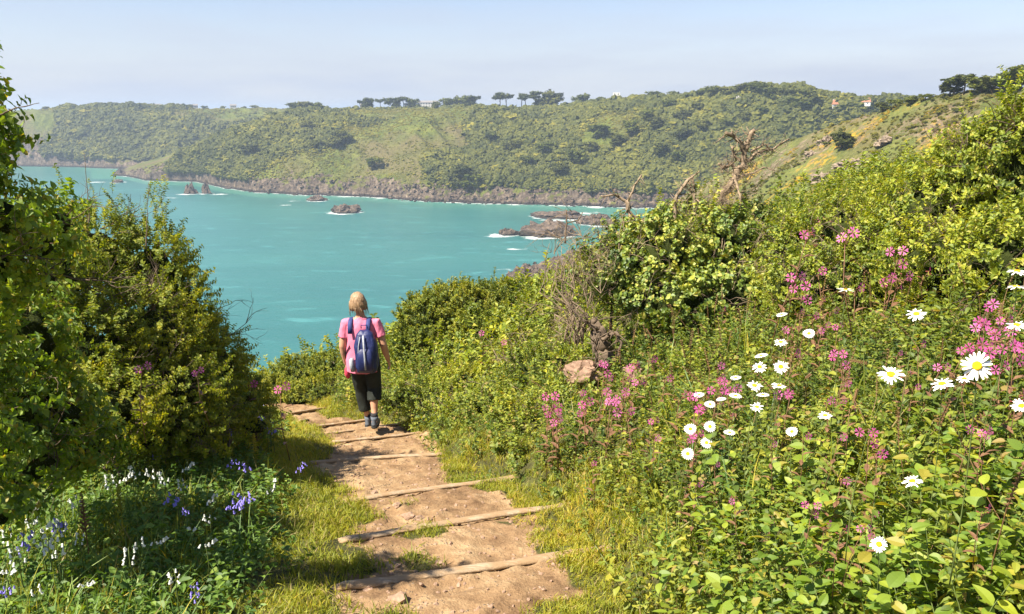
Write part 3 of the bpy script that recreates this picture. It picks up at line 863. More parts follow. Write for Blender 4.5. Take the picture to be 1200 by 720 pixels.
HAW = "hawthorn_sprig"
bush("hawthorn_bush", "tall sunlit hawthorn thicket at the left, its tip reaching over the turquoise bay", "bush",
     [(180, 322, 7.0, 52, 66), (112, 300, 6.8, 60, 62), (170, 395, 6.6, 74, 70), (55, 330, 6.0, 66, 70), (222, 365, 7.0, 30, 55), (90, 420, 6.0, 84, 70), (195, 455, 6.4, 70, 55), (120, 480, 5.7, 80, 52), (248, 480, 7.0, 44, 46), (285, 474, 8.0, 34, 38), (300, 500, 7.8, 32, 26), (215, 505, 6.4, 60, 34)],
     HAW, 300, .95, seed=3, twigs=("brown_twig", .012), spikes=26, jag=.30, core=.62)
bush("blackthorn_bush", "low hawthorn bush beside the path, right-hand end of the left thicket", "bush",
     [(235, 425, 7.4, 56, 62), (262, 468, 8.0, 46, 52), (215, 485, 7.0, 60, 60), (165, 500, 6.2, 70, 50)], HAW, 340, .95, seed=4, twigs=("brown_twig", .012), spikes=8, jag=.2)
bush("elder_bush", "broad-leaved green bush at the left picture edge, below the leafy branch tip", "bush",
     [(18, 400, 4.5, 72, 80), (0, 480, 4.2, 74, 70), (52, 490, 4.7, 72, 60), (20, 545, 4.2, 70, 55), (90, 530, 4.9, 60, 45), (-10, 600, 3.8, 50, 40)], "elder_sprig", 260, .75, seed=5, twigs=("brown_twig", .01), jag=.2)
bush("sycamore_bush", "tall leafy bush at the left edge with a bare thorn twig poking into the sky", "bush",
     [(-34, 200, 3.3, 54, 80), (-18, 140, 3.3, 28, 50), (0, 255, 3.4, 66, 56), (40, 285, 3.7, 56, 46), (-20, 320, 3.5, 70, 76), (66, 262, 4.2, 46, 36), (-30, 420, 3.7, 60, 80), (-30, 520, 3.7, 55, 80)], "elder_sprig", 420, .62, seed=6, twigs=("brown_twig", .008), spikes=9, jag=.25, core=.66, base=(-3.2, 3.6))
bush("evergreen_bush", "large round dense evergreen bush beside the walker, against the sea", "bush",
     [(545, 380, 13, 74, 50), (600, 368, 13.6, 55, 42), (505, 392, 12.6, 46, 50), (580, 420, 12.2, 75, 56), (490, 425, 12, 36, 40), (640, 380, 12.6, 42, 46)], "evergreen_sprig", 300, 1.25, seed=7, jag=.13, up=.5, spikes=8)
bush("coastal_hedge", "low rounded hedge bush on the cliff edge just left of the walker", "bush",
     [(352, 450, 13.0, 42, 36), (392, 447, 13.0, 42, 38), (320, 464, 12.6, 32, 28), (380, 466, 12.2, 48, 26), (342, 470, 12.2, 38, 22), (425, 455, 12.6, 40, 40)], "evergreen_sprig", 320, 1.0, seed=8, jag=.15, up=.5)
bush("bramble_bush", "low leafy bramble mound on the path's right side, between walker and campion flowers", "bush",
     [(474, 468, 10.6, 30, 28), (512, 482, 9.8, 40, 40), (562, 500, 9.0, 50, 50), (545, 460, 10.2, 50, 36), (600, 470, 9.6, 50, 40)], "privet_sprig", 260, .8, seed=9, jag=.18, twigs=("bare_twig", .02))
bush("dog_rose_bush", "low bramble bush with grey shade beneath it where the path meets the right bank", "bush",
     [(612, 512, 8.0, 42, 50), (665, 490, 7.8, 48, 46), (640, 440, 9.0, 56, 42)], "privet_sprig", 240, .8, seed=10, jag=.2, twigs=("bare_twig", .03))
bush("ivy_bush", "glossy ivy thicket smothering the dead tree with bare grey limbs above it", "bush",
     [(720, 322, 8.6, 52, 44), (775, 300, 8.6, 58, 50), (845, 290, 9.0, 55, 54), (740, 278, 9.2, 42, 24), (800, 262, 9.4, 36, 26), (880, 268, 9.6, 32, 36), (790, 350, 8.4, 70, 40), (860, 345, 8.4, 55, 40)],
     "ivy_sprig", 190, .85, seed=11, jag=.2, twigs=("bare_twig", .05), spikes=10)
bush("privet_hedge", "big yellow-green hedge rising to the right picture edge above the daisies", "bush",
     [(1158, 222, 6.8, 70, 84), (1212, 198, 6.4, 70, 92), (1088, 262, 7.0, 62, 72), (1120, 310, 6.4, 90, 60), (1200, 310, 5.6, 90, 70), (1050, 300, 7.0, 60, 54)],
     "privet_sprig", 230, .95, seed=12, jag=.2, spikes=22, twigs=("brown_twig", .03))
bush("field_rose_bush", "loose yellow-green bush between the ivy thicket and the big right-hand hedge", "bush",
     [(990, 280, 7.8, 50, 54), (935, 298, 8.4, 50, 50), (1010, 330, 7.2, 64, 54), (950, 340, 7.6, 66, 48)], "privet_sprig", 220, .9, seed=13, jag=.22, spikes=14, twigs=("bare_twig", .04))

# ------------------------------------------------------------------ ground cover
def place_field(name, tset, n, xr_, yr_, fn_keep, sc, lean=.25, sink=0.0, idx=None, kind='stuff', label=None, cat=None):
    x = rng.uniform(*xr_, n); y = rng.uniform(*yr_, n)
    pr = fn_keep(x, y); k = rng.random(n) < pr
    x, y = x[k], y[k]
    k = ~((np.abs(x) < .55) & (np.abs(y) < .9)); x, y = x[k], y[k]
    z = ground_z(x, y) - sink
    D = np.tile([0, 0, 1.0], (len(x), 1)) + rng.normal(size=(len(x), 3)) * lean
    s = rng.uniform(sc[0], sc[1], len(x))
    o = scatter(name, tset, np.stack([x, y, z], 1), eul_from_dir(D), s, idx)
    return tag(o, label, cat, kind=kind)

def right_d(x, y): return x - e_r(y)
def left_d(x, y): return (e_l(y)) - x
# short turf on verge and in patches on the treads
place_field("turf", "turf_tuft", 135000, (-4.4, 1.9), (2.0, 15.5),
            lambda x, y: np.where((right_d(x, y) < .35) & (left_d(x, y) < 1.4), np.clip(1.0 - 1.02 * bare(x, y) - .0 * x, 0, 1) * np.clip(.35 + 1.6 * (fbm(x * 3, y * 3, 3, 71) - .35), 0.05, 1), 0), (.6, 1.5), .3,
            label="short sunlit turf along the path edges and on the treads", cat="grass")
place_field("long_grass", "long_tuft", 13000, (-4.5, 2.4), (1.2, 13),
            lambda x, y: np.where(left_d(x, y) > .45, sstep(.45, 1.0, left_d(x, y)) * .9, 0), (.55, 1.15), .3, idx=None,
            label="long lush grass and leaves on the shaded left verge", cat="grass")
place_field("tufted_grass", "long_tuft", 4000, (-1.6, 5), (1.5, 12),
            lambda x, y: np.where((right_d(x, y) > -.05), np.exp(-np.maximum(0, right_d(x, y)) * 1.1) * .8, 0), (.35, .8), .4,
            label="tufts of grass at the foot of the right flower bank", cat="grass")
place_field("verge_herbs", "verge_stalk", 13000, (-5, 0), (1.4, 13),
            lambda x, y: sstep(.30, .85, left_d(x, y) + .5 * (fbm(x * 1.5, y * 1.5, 2, 77) - .5)) * .9, (.5, 1.05), .3, label="low leafy herbs on the shaded left verge", cat="plants")
UND = lambda x, y: np.where(right_d(x, y) > -.12, sstep(-.14, .18, right_d(x, y) + .25 * (fbm(x * 2, y * 2, 2, 89) - .5)), 0) * np.where(y < 4.5, 1, .8)
place_field("bank_herbs", "herb_stalk", 38000, (-2.6, 7.5), (.75, 15.5), UND, (.55, 1.2), .35, .04,
            label="dense leafy wildflower herbs covering the sunny right bank", cat="plants")
place_field("bank_grass", "long_tuft", 5200, (-1.4, 7), (1.2, 12.5), lambda x, y: UND(x, y) * sstep(2.2, 3.6, y) * sstep(7.5, 5.5, y) * np.clip(2.2 * (fbm(x * 1.3, y * 1.3, 3, 88) - .44), 0, 1), (.9, 1.7), .3, idx=None,
            label="tall grass blades growing through the right flower bank", cat="grass")
place_field("broad_herbs", "broad_stalk", 3000, (.5, 4.0), (.9, 4.2), lambda x, y: UND(x, y) * sstep(4.2, 2.2, y) * np.clip(3 * (fbm(x * 1.6, y * 1.6, 2, 90) - .3), 0, 1), (.6, 1.15), .35, 0.0,
            label="broad leaved herbs at the nearest part of the right bank", cat="plants")
place_field("seed_stalks", "seed_stalk", 420, (-.6, 4.5), (1.4, 8), lambda x, y: np.where(right_d(x, y) > .5, .8, 0), (.7, 1.1), .35,
            label="reddish sorrel and campion seed stalks among the bank herbs", cat="plants")
x = rng.uniform(-28, 28, 16000); y = rng.uniform(8, 29, 16000) ** 1.0
k = ((right_d(x, y) > 1.0) & (x > -3)) | ((left_d(x, y) > 1.8)); k |= y > 12.3
x, y = x[k], y[k]
tag(scatter("cliff_scrub", "privet_sprig", np.stack([x, y, near_z(x, y) + rng.uniform(0, .25, len(x))], 1), eul_from_dir(np.tile([0, 0, 1.], (len(x), 1)) + rng.normal(size=(len(x), 3)) * .6), rng.uniform(1.2, 2.6, len(x))),
    "low green scrub on the cliff slope behind the bushes", "scrub", kind='stuff')

# ------------------------------------------------------------------ steps: timber risers with earth treads, stones
M_timber = None
m, nt = new_mat("weathered_timber_edge")
tc = N(nt, "ShaderNodeTexCoord"); mp = N(nt, "ShaderNodeMapping"); L(nt, tc.outputs["Object"], mp.inputs[0]); mp.inputs["Scale"].default_value = (2, 26, 26)
a = noise_n(nt, mp.outputs[0], 2.5, 6, .65, .6); b = noise_n(nt, tc.outputs["Object"], 7, 5, .6)
col = ramp(nt, a, [(.3, (0.20, 0.145, 0.095)), (.5, (0.38, 0.285, 0.19)), (.7, (0.52, 0.41, 0.29))])
col = mixc(nt, maprange(nt, b, .40, .55), col, (0.33, 0.22, 0.125))
finish(nt, col, .9, bump(nt, a, .8, .012), .15); M_timber = m
steps = tag(empty("path_steps", (0, 6, float(ground_z(0, 6, False)))), "flight of earth steps with weathered timber edges leading down to the walker", "steps")
so = Vector(steps.location)
for i, (A, B, k, c) in enumerate(LINES[1:]):
    mb = MB(); n = 22; pts = []; rad = []
    for j in range(n + 1):
        t = -.03 + 1.06 * j / n; x = A[0] + (B[0] - A[0]) * t; y = A[1] + (B[1] - A[1]) * t
        z = min(float(ground_z(x, y - .03, False)), float(base_z(y)) + .01) + .006 + .012 * (float(fbm(x * 3.2, i * 5.1, 3, 85)) - .55) - .03 * (abs(t - .5) > .5) + .010 * (float(fbm(x * 4, i * 7.3, 3, 80)) - .5) + .0
        pts.append(Vector((x, y + .016 * math.sin(x * 3 + i * 2) + .02 * (float(fbm(x * 3, i * 3.1, 2, 81)) - .5), z)) - so); rad.append((.028 + .022 * float(fbm(x * 6, i * 1.1, 3, 82)), .013 + .006 * float(fbm(x * 9, i * 1.7, 3, 83))))
    mb.tube(pts, rad, 10, flat=1, side=(0, 1, 0), jit=.06)
    mb.build("step_edge", M_timber, steps)

M_stone = plain_mat("reddish_path_stone", (0.30, 0.20, 0.14), .9, .2, .4, 18, .8, .01)
stone_px = [((467, 703), .05, "flat reddish stone lying on the lowest tread nearest the viewer"), ((478, 606), .045, "pale cracked stone set against the second step edge from the bottom"),
            ((490, 608), .035, "small pale stone touching the cracked stone on the step edge"), ((438, 579), .04, "angular red stone at the shadow's edge on the left of the path"),
            ((464, 593), .035, "small dark-sided stone in the middle of the path, third tread from the bottom"), ((460, 665), .045, "half-buried rounded stone by the left end of the bottom step edge"), ((515, 660), .03, "small brown stone embedded right on the bottom step edge"), ((430, 690), .03, "little earthy stone in the turf left of the bottom tread")]
def rock_mesh(seed, sub=3, rough=.35, sc=1.6, flat=.6):
    V, F = ICO[sub]; k = 1 + rough * n3(V, sc, seed, 4); W = V * k[:, None]; W[:, 2] *= flat
    W = np.round(W * 5) / 5 * .35 + W * .65
    return W, F
for i, ((px, py), s, lab) in enumerate(stone_px):
    p, t = march(px, py, lambda x, y: ground_z(x, y))
    W, F = rock_mesh(40 + i, 2, .5, 1.3, .55); o = link("stone", mesh_np("stone", W * s, F, [M_stone])); o.location = (p[0], p[1], p[2] + s * .12); o.rotation_euler = (0, 0, i)
    tag(o, lab, "stone")
peb = [mesh_np("pebble", rock_mesh(60 + i, 1, .5, 1.2, .6)[0] * .012, ICO[1][1], [M_stone]) for i in range(4)]
template_set("pebble", peb)
place_field("gravel", "pebble", 5000, (-2.2, 1), (2.5, 11), lambda x, y: bare(x, y) * .6, (.35, 1.6), .5, label="loose grit and pebbles scattered on the bare earth path", cat="gravel")

# tall weathered boulders on the right bank beside the stump
M_boulder = plain_mat("pinkish_granite", (0.26, 0.17, 0.12), .9, .2, .4, 9, .9, .02)
for i, (px, py, d, w, h, lab) in enumerate([(683, 438, 7.9, 20, 16, "pinkish granite boulder below the old ivy stump on the right bank"), (742, 444, 7.5, 13, 16, "pale bleached boulder among pink campions, right of the pinkish one")]):
    c = at_depth(px, py, d); s = w / FPX * d; W, F = rock_mesh(90 + i, 4, .35, 1.4, h / w)
    o = link("boulder", mesh_np("boulder", W * s, F, [M_boulder], smooth=False)); o.location = c; tag(o, lab, "boulder")

# ------------------------------------------------------------------ dead tree, snags, bare shrub
_lr = random.Random(77)
def limb(mb, px_pts, r0, r1, n=9, wob=.02, jit=.2):
    P = [Vector(at_depth(*q)) for q in px_pts]
    Q = []; m = 5
    for i in range(len(P) - 1):
        for k in range(m): Q.append(P[i].lerp(P[i + 1], k / m) + Vector([random.uniform(-wob, wob) for _ in range(3)]))
    Q.append(P[-1]); r0 *= .62; r1 *= .7
    R = [r0 + (r1 - r0) * i / (len(Q) - 1) for i in range(len(Q))]
    mb.tube(Q, R, n, jit=jit)
    if r0 > .012:      # broken side twigs and splinters
        for i in range(2, len(Q) - 1):
            for _ in range(2):
                d = Vector([_lr.uniform(-1, 1) for _ in range(3)]).normalized(); l = _lr.uniform(.04, .20); rr0 = min(R[i] * .4, .009)
                a = Q[i]; b = a + d * l * .5 + Vector([_lr.uniform(-.02, .02) for _ in range(3)]); c = b + (d + Vector([_lr.uniform(-.5, .5) for _ in range(3)])) * l * .5
                mb.tube([a, b, c], [rr0, rr0 * .7, rr0 * .3], 4)
def tree_from(name, label, base, limbs, mat, cat="dead tree"):
    root = tag(empty(name, base), label, cat); b = Vector(base)
    for nm, pts, r0, r1 in limbs:
        mb = MB(); limb(mb, pts, r0, r1, wob=r0 * .22)
        mb.v = [tuple(Vector(v) - b) for v in mb.v]
        mb.build(nm, mat, root)
    return root
dz = 9.4
base = at_depth(818, 330, dz)
root = tree_from("dead_tree", "gnarled dead tree with broken grey limbs rising out of the ivy against the green hillside", base, [
    ("trunk", [(815, 330, dz), (826, 275, dz), (842, 236, dz), (862, 208, dz), (872, 190, dz)], .095, .06),
    ("limb", [(872, 192, dz), (872, 172, dz - .05), (862, 162, dz - .1), (850, 155, dz - .15)], .055, .028),
    ("limb", [(872, 180, dz), (876, 168, dz), (880, 158, dz), (883, 153, dz)], .05, .034),
    ("limb", [(874, 190, dz), (889, 178, dz), (905, 175, dz + .1), (925, 163, dz + .2)], .034, .012),
    ("limb", [(866, 199, dz), (856, 193, dz), (848, 197, dz), (842, 192, dz)], .032, .018),
    ("limb", [(868, 190, dz), (860, 182, dz), (858, 172, dz)], .028, .016),
    ("limb", [(848, 228, dz), (862, 212, dz - .2), (868, 232, dz - .3), (866, 258, dz - .3)], .03, .012),
    ("limb", [(832, 262, dz), (822, 240, dz - .2), (812, 230, dz - .2), (808, 212, dz - .2)], .03, .012),
    ("limb", [(880, 178, dz), (897, 169, dz), (905, 178, dz)], .022, .01),
    ("limb", [(862, 208, dz), (880, 204, dz), (896, 196, dz), (908, 200, dz)], .022, .008)], M_deadwood)
pts = []
for t in np.linspace(0, 1, 90) ** 1.2:
    q = at_depth(824 + 46 * t, 280 - 85 * t, dz) + rng.normal(size=3) * .09; pts.append(q)
pts = np.array(pts)
tag(scatter("twigs", "bare_twig", pts - base, eul_from_dir(rng.normal(size=(90, 3)) + [0, 0, .5]), rng.uniform(.3, .8, 90), parent=root), kind='stuff')
for j, (nm, lab, base_px, limbs) in enumerate([
    ("dead_snag", "forked dead snag with one pale upright prong, in front of the far beach", (740, 262, 9.0),
     [("trunk", [(742, 275, 9), (738, 250, 9), (735, 236, 9)], .05, .035), ("limb", [(736, 238, 9), (722, 229, 9), (704, 230, 9)], .03, .012), ("limb", [(736, 236, 9), (744, 218, 9), (752, 205, 9)], .022, .012), ("limb", [(738, 250, 9), (750, 258, 9), (760, 262, 8.9)], .02, .01)]),
    ("dead_snag", "short dead stub with pale broken ends, between the forked snag and gnarled tree", (795, 240, 9.2),
     [("trunk", [(790, 262, 9.2), (792, 232, 9.2), (800, 220, 9.2), (812, 206, 9.2)], .04, .022), ("limb", [(795, 228, 9.2), (808, 210, 9.1), (820, 201, 9.1)], .02, .01), ("limb", [(812, 208, 9.2), (814, 222, 9.2), (813, 250, 9.1)], .016, .008)]),
    ("dead_snag", "thin blackened snag standing up from the twigs in front of the long reef", (664, 270, 8.8),
     [("trunk", [(662, 285, 8.8), (664, 262, 8.8), (664, 246, 8.8)], .018, .01), ("limb", [(664, 262, 8.8), (678, 258, 8.8), (683, 249, 8.8)], .012, .007), ("limb", [(664, 266, 8.8), (652, 258, 8.8)], .01, .006)]),
    ("dead_stump", "old hollow stump with tangled roots under the ivy, above the pinkish boulder", (706, 412, 7.9),
     [("trunk", [(706, 428, 7.9), (706, 402, 7.9), (702, 388, 7.9), (694, 374, 7.9)], .15, .07), ("limb", [(706, 398, 7.8), (722, 390, 7.7), (728, 402, 7.7), (724, 418, 7.7)], .035, .015), ("limb", [(702, 392, 7.7), (696, 405, 7.6), (700, 425, 7.6)], .04, .02), ("limb", [(700, 385, 7.8), (684, 376, 7.8), (668, 360, 7.8), (652, 338, 7.9)], .022, .008)])]):
    tree_from(nm, lab, at_depth(*base_px), limbs, M_deadwood if j not in (2, 3) else M_bark, "dead wood")
# bare twiggy shrub at the ivy's left end
b = at_depth(668, 400, 8.3)
root = tag(empty("bare_shrub", b), "leafless tangle of pale grey branches at the left end of the ivy thicket", "shrub")
rr_ = random.Random(9)
for i in range(12):
    mb = MB(); x0 = 672 + rr_.uniform(-12, 14); top = rr_.uniform(285, 345); x1 = 662 + rr_.uniform(-22, 26)
    limb(mb, [(x0, 402, 8.2), (x0 + rr_.uniform(-14, 14), 370, 8.1), (x1 + rr_.uniform(-10, 10), 345, 8.1), (x1, top, 8.15 + rr_.uniform(-.2, .2))], .016, .004, 5, .02)
    mb.v = [tuple(Vector(v) - Vector(b)) for v in mb.v]; mb.build("branch", M_deadwood, root)
n = 46; PP = np.array([at_depth(rr_.uniform(645, 705), rr_.uniform(275, 395), rr_.uniform(8.0, 8.5)) for _ in range(n)])
tag(scatter("twigs", "bare_twig", PP - b, eul_from_dir(rng.normal(size=(n, 3)) + [0, 0, .6]), rng.uniform(.45, 1.1, n), parent=root), kind='stuff')
# the thorn twig at the left edge and dry stalks against the sea
for i, (a_, b_, lab) in enumerate([((-8, 138, 3.0), (46, 121, 3.0), None)]):
    mb = MB(); limb(mb, [a_, (18, 127, 3.0), b_], .006, .0015, 6, .002); root = link("thorn_twig", mb.mesh("thorn_twig", M_bark)); tag(root, "bare brown thorn twig jutting right from the left bush into the sky", "twig")
for i, (x0, y0, x1, y1, lab) in enumerate([(104, 240, 98, 176, "thin dry stalk standing up from the thicket in front of the far shore, left one"), (172, 262, 174, 214, "dry reddish stalk above the thicket, right one, near the two sea stacks")]):
    mb = MB(); limb(mb, [(x0, y0 + 30, 5.8), (x0, y0, 5.8), (x1, y1, 5.8)], .008, .002, 5, .006); tag(link("dry_stalk", mb.mesh("dry_stalk", M_bark)), lab, "stalk")
# ------------------------------------------------------------------ far shrubs, trees, rocks, buildings
def shrub_blob(seed, mat, flat=.75):
    V, F = ICO[3]; k = 1 + .45 * n3(V, 1.5, seed, 3) + .35 * n3(V, 4.5, seed + 9, 2); W = V * k[:, None]; W[:, 2] *= flat
    me = mesh_np("shrub", W, F, [mat], smooth=False); a = me.attributes.new("tint", 'FLOAT', 'POINT')
    a.data.foreach_set("value", (np.clip(.5 + n3(V, 3.5, seed + 3, 2) * 1.2, 0, 1)).astype(np.float32)); return me
MS_dark = leaf_mat("oak_scrub", [(0.018, 0.030, 0.013), (0.034, 0.052, 0.017), (0.060, 0.082, 0.022), (0.09, 0.115, 0.028)], .15, .02, .02)
MS_light = leaf_mat("gorse_scrub", [(0.048, 0.064, 0.018), (0.078, 0.100, 0.022), (0.110, 0.132, 0.027), (0.15, 0.168, 0.036)], .15, .02, .02)
template_set("dark_shrub", [shrub_blob(400 + i, MS_dark) for i in range(6)])
template_set("light_shrub", [shrub_blob(420 + i, MS_light, .6) for i in range(6)])
def leafy_crown(seed, n, leaf, mat, rx=1, rz=.7, core=True):
    """clumped crown of many small leaf faces around a knobbly core, unit size"""
    r = np.random.default_rng(seed); mb = MB()
    cl = r.normal(size=(9, 3)); cl /= np.linalg.norm(cl, axis=1)[:, None]; cl *= r.uniform(.3, .72, (9, 1)); cl[:, 2] *= .7
    V = []; F = []; T = []
    if core:
        for c in cl:
            V0, F0 = ICO[1]; base = len(V); W = c + V0 * r.uniform(.2, .32) * np.array([1, 1, .8]); V += [tuple(p) for p in W]; F += [tuple(int(i) + base for i in f) for f in F0]; T += [.1] * len(W)
    for i in range(n):
        c = cl[r.integers(9)]; d = r.normal(size=3); d /= np.linalg.norm(d); p = c + d * r.uniform(.26, .42); a = r.normal(size=3); a /= np.linalg.norm(a); b = np.cross(a, d); b /= np.linalg.norm(b) + 1e-9
        s = leaf * r.uniform(.6, 1.3); base = len(V); V += [tuple(p - a * s), tuple(p + b * s * .6), tuple(p + a * s), tuple(p - b * s * .6)]; F += [(base, base + 1, base + 2, base + 3)]; T += [r.random()] * 4
    V = np.array(V) * [rx, rx, rz]
    me = bpy.data.meshes.new("crown"); me.from_pydata([tuple(v) for v in V], [], F); me.materials.append(mat)
    a = me.attributes.new("tint", 'FLOAT', 'POINT'); a.data.foreach_set("value", T); me.update(); return me
template_set("leafy_shrub", [leafy_crown(440 + i, 420, .085, MS_light, 1, .7) for i in range(4)] )
template_set("dark_leafy_shrub", [leafy_crown(450 + i, 420, .085, MS_dark, 1, .7) for i in range(4)])

def scatter_head(T, sd, n, a0, a1, u0, u1, sz, dark_bias, nm, label):
    az = rng.uniform(a0, a1, n); u = rng.uniform(u0, min(u1, .985), n)
    rs = np.interp(az, T[0], T[1]); rc_ = np.interp(az, T[0], T[2]); R = rs + u * (rc_ - rs)
    x, y = R * np.sin(az), R * np.cos(az)
    z, uu = head_z(T, az, R, sd)
    den = fbm(x / 70, y / 70, 4, sd + 40); dk = fbm(x / 110 + 9, y / 110, 3, sd + 44) + dark_bias(az, u)
    dk = dk + .30 * (.62 - ridge(az * np.mean(T[2]) / 95 + 0.4 * R / 100, R / 260, 4, sd + 1)); wood = sstep(.48, .58, dk)
    keep = (rng.random(n) < sstep(.36, .62, den) * (.5 + .4 * wood) + .6 * wood) & (z > 10 + 5 * fbm(x / 30, y / 30, 2, 3))
    s = rng.uniform(*sz, n) * (.45 + 1.15 * wood) * np.where(rng.random(n) < .1, 1.5, 1)
    isd = rng.random(n) < (.06 + .86 * wood)
    fwd = 0
    for dn, ts, m_ in (("dark_wooded_scrub", "dark_shrub", isd), ("light_green_scrub", "light_shrub", ~isd)):  # dark wooded and light green scrub, each in its own leaf colour
        k = keep & m_
        E = np.zeros((k.sum(), 3)); E[:, 2] = rng.uniform(0, 6.28, k.sum())
        SS = np.stack([s[k], s[k], s[k] * rng.uniform(.8, 1.25, k.sum())], 1)
        tag(scatter(dn, ts, np.stack([x[k], y[k], z[k] + s[k] * .15], 1), E, SS), label.format("dark wooded" if ts[0] == 'd' else "light green"), "scrub", kind='stuff')
a_l, a_r = azs(120, 200)[0], azs(1080, 200)[0]
def bB(az, u):   # more woodland to the right and in the gullies
    return .10 * sstep(azs(560, 200)[0], azs(760, 200)[0], az) + .03 - .10 * sstep(.25, .0, u)
scatter_head(TB, 21, 52000, a_l, a_r, .02, 1.05, (1.0, 2.7), bB, "b", "{} scrub covering the headland above its cliffs")
scatter_head(TA, 11, 18000, azs(-60, 160)[0], azs(460, 160)[0], .05, 1.05, (1.6, 3.8), lambda a, u: .08 * sstep(.35, .1, u), "a", "{} scrub on the most distant slope across the bay")
# near hillside
n = 15000
az = rng.uniform(azs(640, 300)[0], azs(1330, 150)[0], n); u = rng.uniform(.25, 1.1, n)
rc_ = np.interp(az, TC[0], TC[1]); R = RN + u * (rc_ - RN); x, y = R * np.sin(az), R * np.cos(az); z, _ = hill_z(az, R)
den = fbm(x / 26, y / 26, 4, 91); keep = rng.random(n) < sstep(.42, .60, den) * .9
s = rng.uniform(.35, 1.1, n) * (1 + .8 * (rng.random(n) < .1))
for ts, m_, lab in (("dark_leafy_shrub", rng.random(n) < .2, "dark low bushes dotted over the near hillside"), ("leafy_shrub", rng.random(n) < .9, "pale green low bushes dotted over the near hillside")):
    k = keep & m_; E = np.zeros((k.sum(), 3)); E[:, 2] = rng.uniform(0, 6.28, k.sum())
    tag(scatter("hillside_scrub", ts, np.stack([x[k], y[k], z[k] + s[k] * .2], 1), E, s[k]), lab, "scrub", kind='stuff'); keep = keep & ~m_
# gorse in flower
MG = leaf_mat("gorse_flower", [(0.08, 0.10, 0.02), (0.30, 0.22, 0.015), (0.52, 0.34, 0.02), (0.65, 0.44, 0.03)], .2, .02, .4, boost=False)
gorse_me = [leafy_crown(470 + i, 520, .07, MG, 1, .55) for i in range(3)]
template_set("gorse_clump", gorse_me)
def surf_at(px, py, fn, Rlist):
    """first hit of a photo pixel's line of sight on a polar surface"""
    a, s = azs(px, py)
    z, _ = fn(np.full(len(Rlist), a), Rlist); sight = CZ + s * Rlist
    h = np.nonzero(sight < z)[0]
    R = Rlist[h[0]] if len(h) else Rlist[-1]
    zz = float(fn(np.array([a]), np.array([R]))[0][0])
    return np.array([R * math.sin(a), R * math.cos(a), zz]), R, a
RC_L = np.linspace(40, 420, 3000); RB_L = np.linspace(560, 1150, 4000); RA_L = np.linspace(900, 1700, 3000)
for i, (px, py, w, lab) in enumerate([(1031, 143, 20, "brightest round yellow gorse bush on the near hillside"), (1096, 130, 22, "broad orange-yellow gorse patch just under the skyline trees"), (1122, 108, 26, "gorse in flower along the crest beside the windswept trees"),
        (1045, 128, 16, "small yellow gorse clump upslope of the brightest gorse bush"), (925, 180, 14, "dull orange gorse clump near the dead tree's outer twigs"), (1000, 136, 14, "thin gorse line running down toward the red roofs"), (1068, 116, 24, "sparse gorse on the crest between the red roofs and the windswept trees"), (975, 146, 12, "small gorse clump on the ridge edge below the red-roofed houses")]):
    p, R, a = surf_at(px, py, hill_z, RC_L); root = tag(empty("gorse_bush", p), lab, "gorse")
    n = int(16 + w); E = np.zeros((n, 3)); E[:, 2] = rng.uniform(0, 6.28, n); ww = w * R / FPX * .5
    X = rng.normal(size=(n, 2)) * ww * .55; Q = np.stack([X[:, 0], X[:, 1], np.zeros(n)], 1)
    R2 = np.hypot(p[0] + X[:, 0], p[1] + X[:, 1]); A2 = np.arctan2(p[0] + X[:, 0], p[1] + X[:, 1]); Q[:, 2] = hill_z(A2, R2)[0] - p[2]
    tag(scatter("blossom_clumps", "gorse_clump", Q, E, rng.uniform(.35, .8, n), parent=root), kind='stuff')
# pale rock outcrops on near hillside
M_pale = plain_mat("pale_hillside_rock", (0.24, 0.19, 0.14), .92, .15, .4, 1.2, 1.0, .3)
for i, (px, py, w, h, lab) in enumerate([(970, 165, 16, 11, "light crag on the near hillside just left of the dark round bush"), (951, 180, 12, 7, "small light crag below the first one, nearer the dead tree"), (1010, 135, 9, 6, "little pale crag just left of the brightest gorse"),
        (1042, 165, 20, 8, "low pale crag right of the dark round bush"), (1000, 192, 34, 12, "broad rocky bluff at the foot of the near hillside"), (965, 208, 22, 12, "rough bluff low on the hillside just above the loose hedge")]):
    p, R, a = surf_at(px, py, hill_z, RC_L); s = w / FPX * R * .5; W, F = rock_mesh(500 + i, 4, .9, 2.3, h / w * 1.0)
    o = link("rock_outcrop", mesh_np("rock_outcrop", W * s, F, [M_pale])); o.location = (p[0], p[1], p[2] - s * h / w * .45); tag(o, lab, "rock")
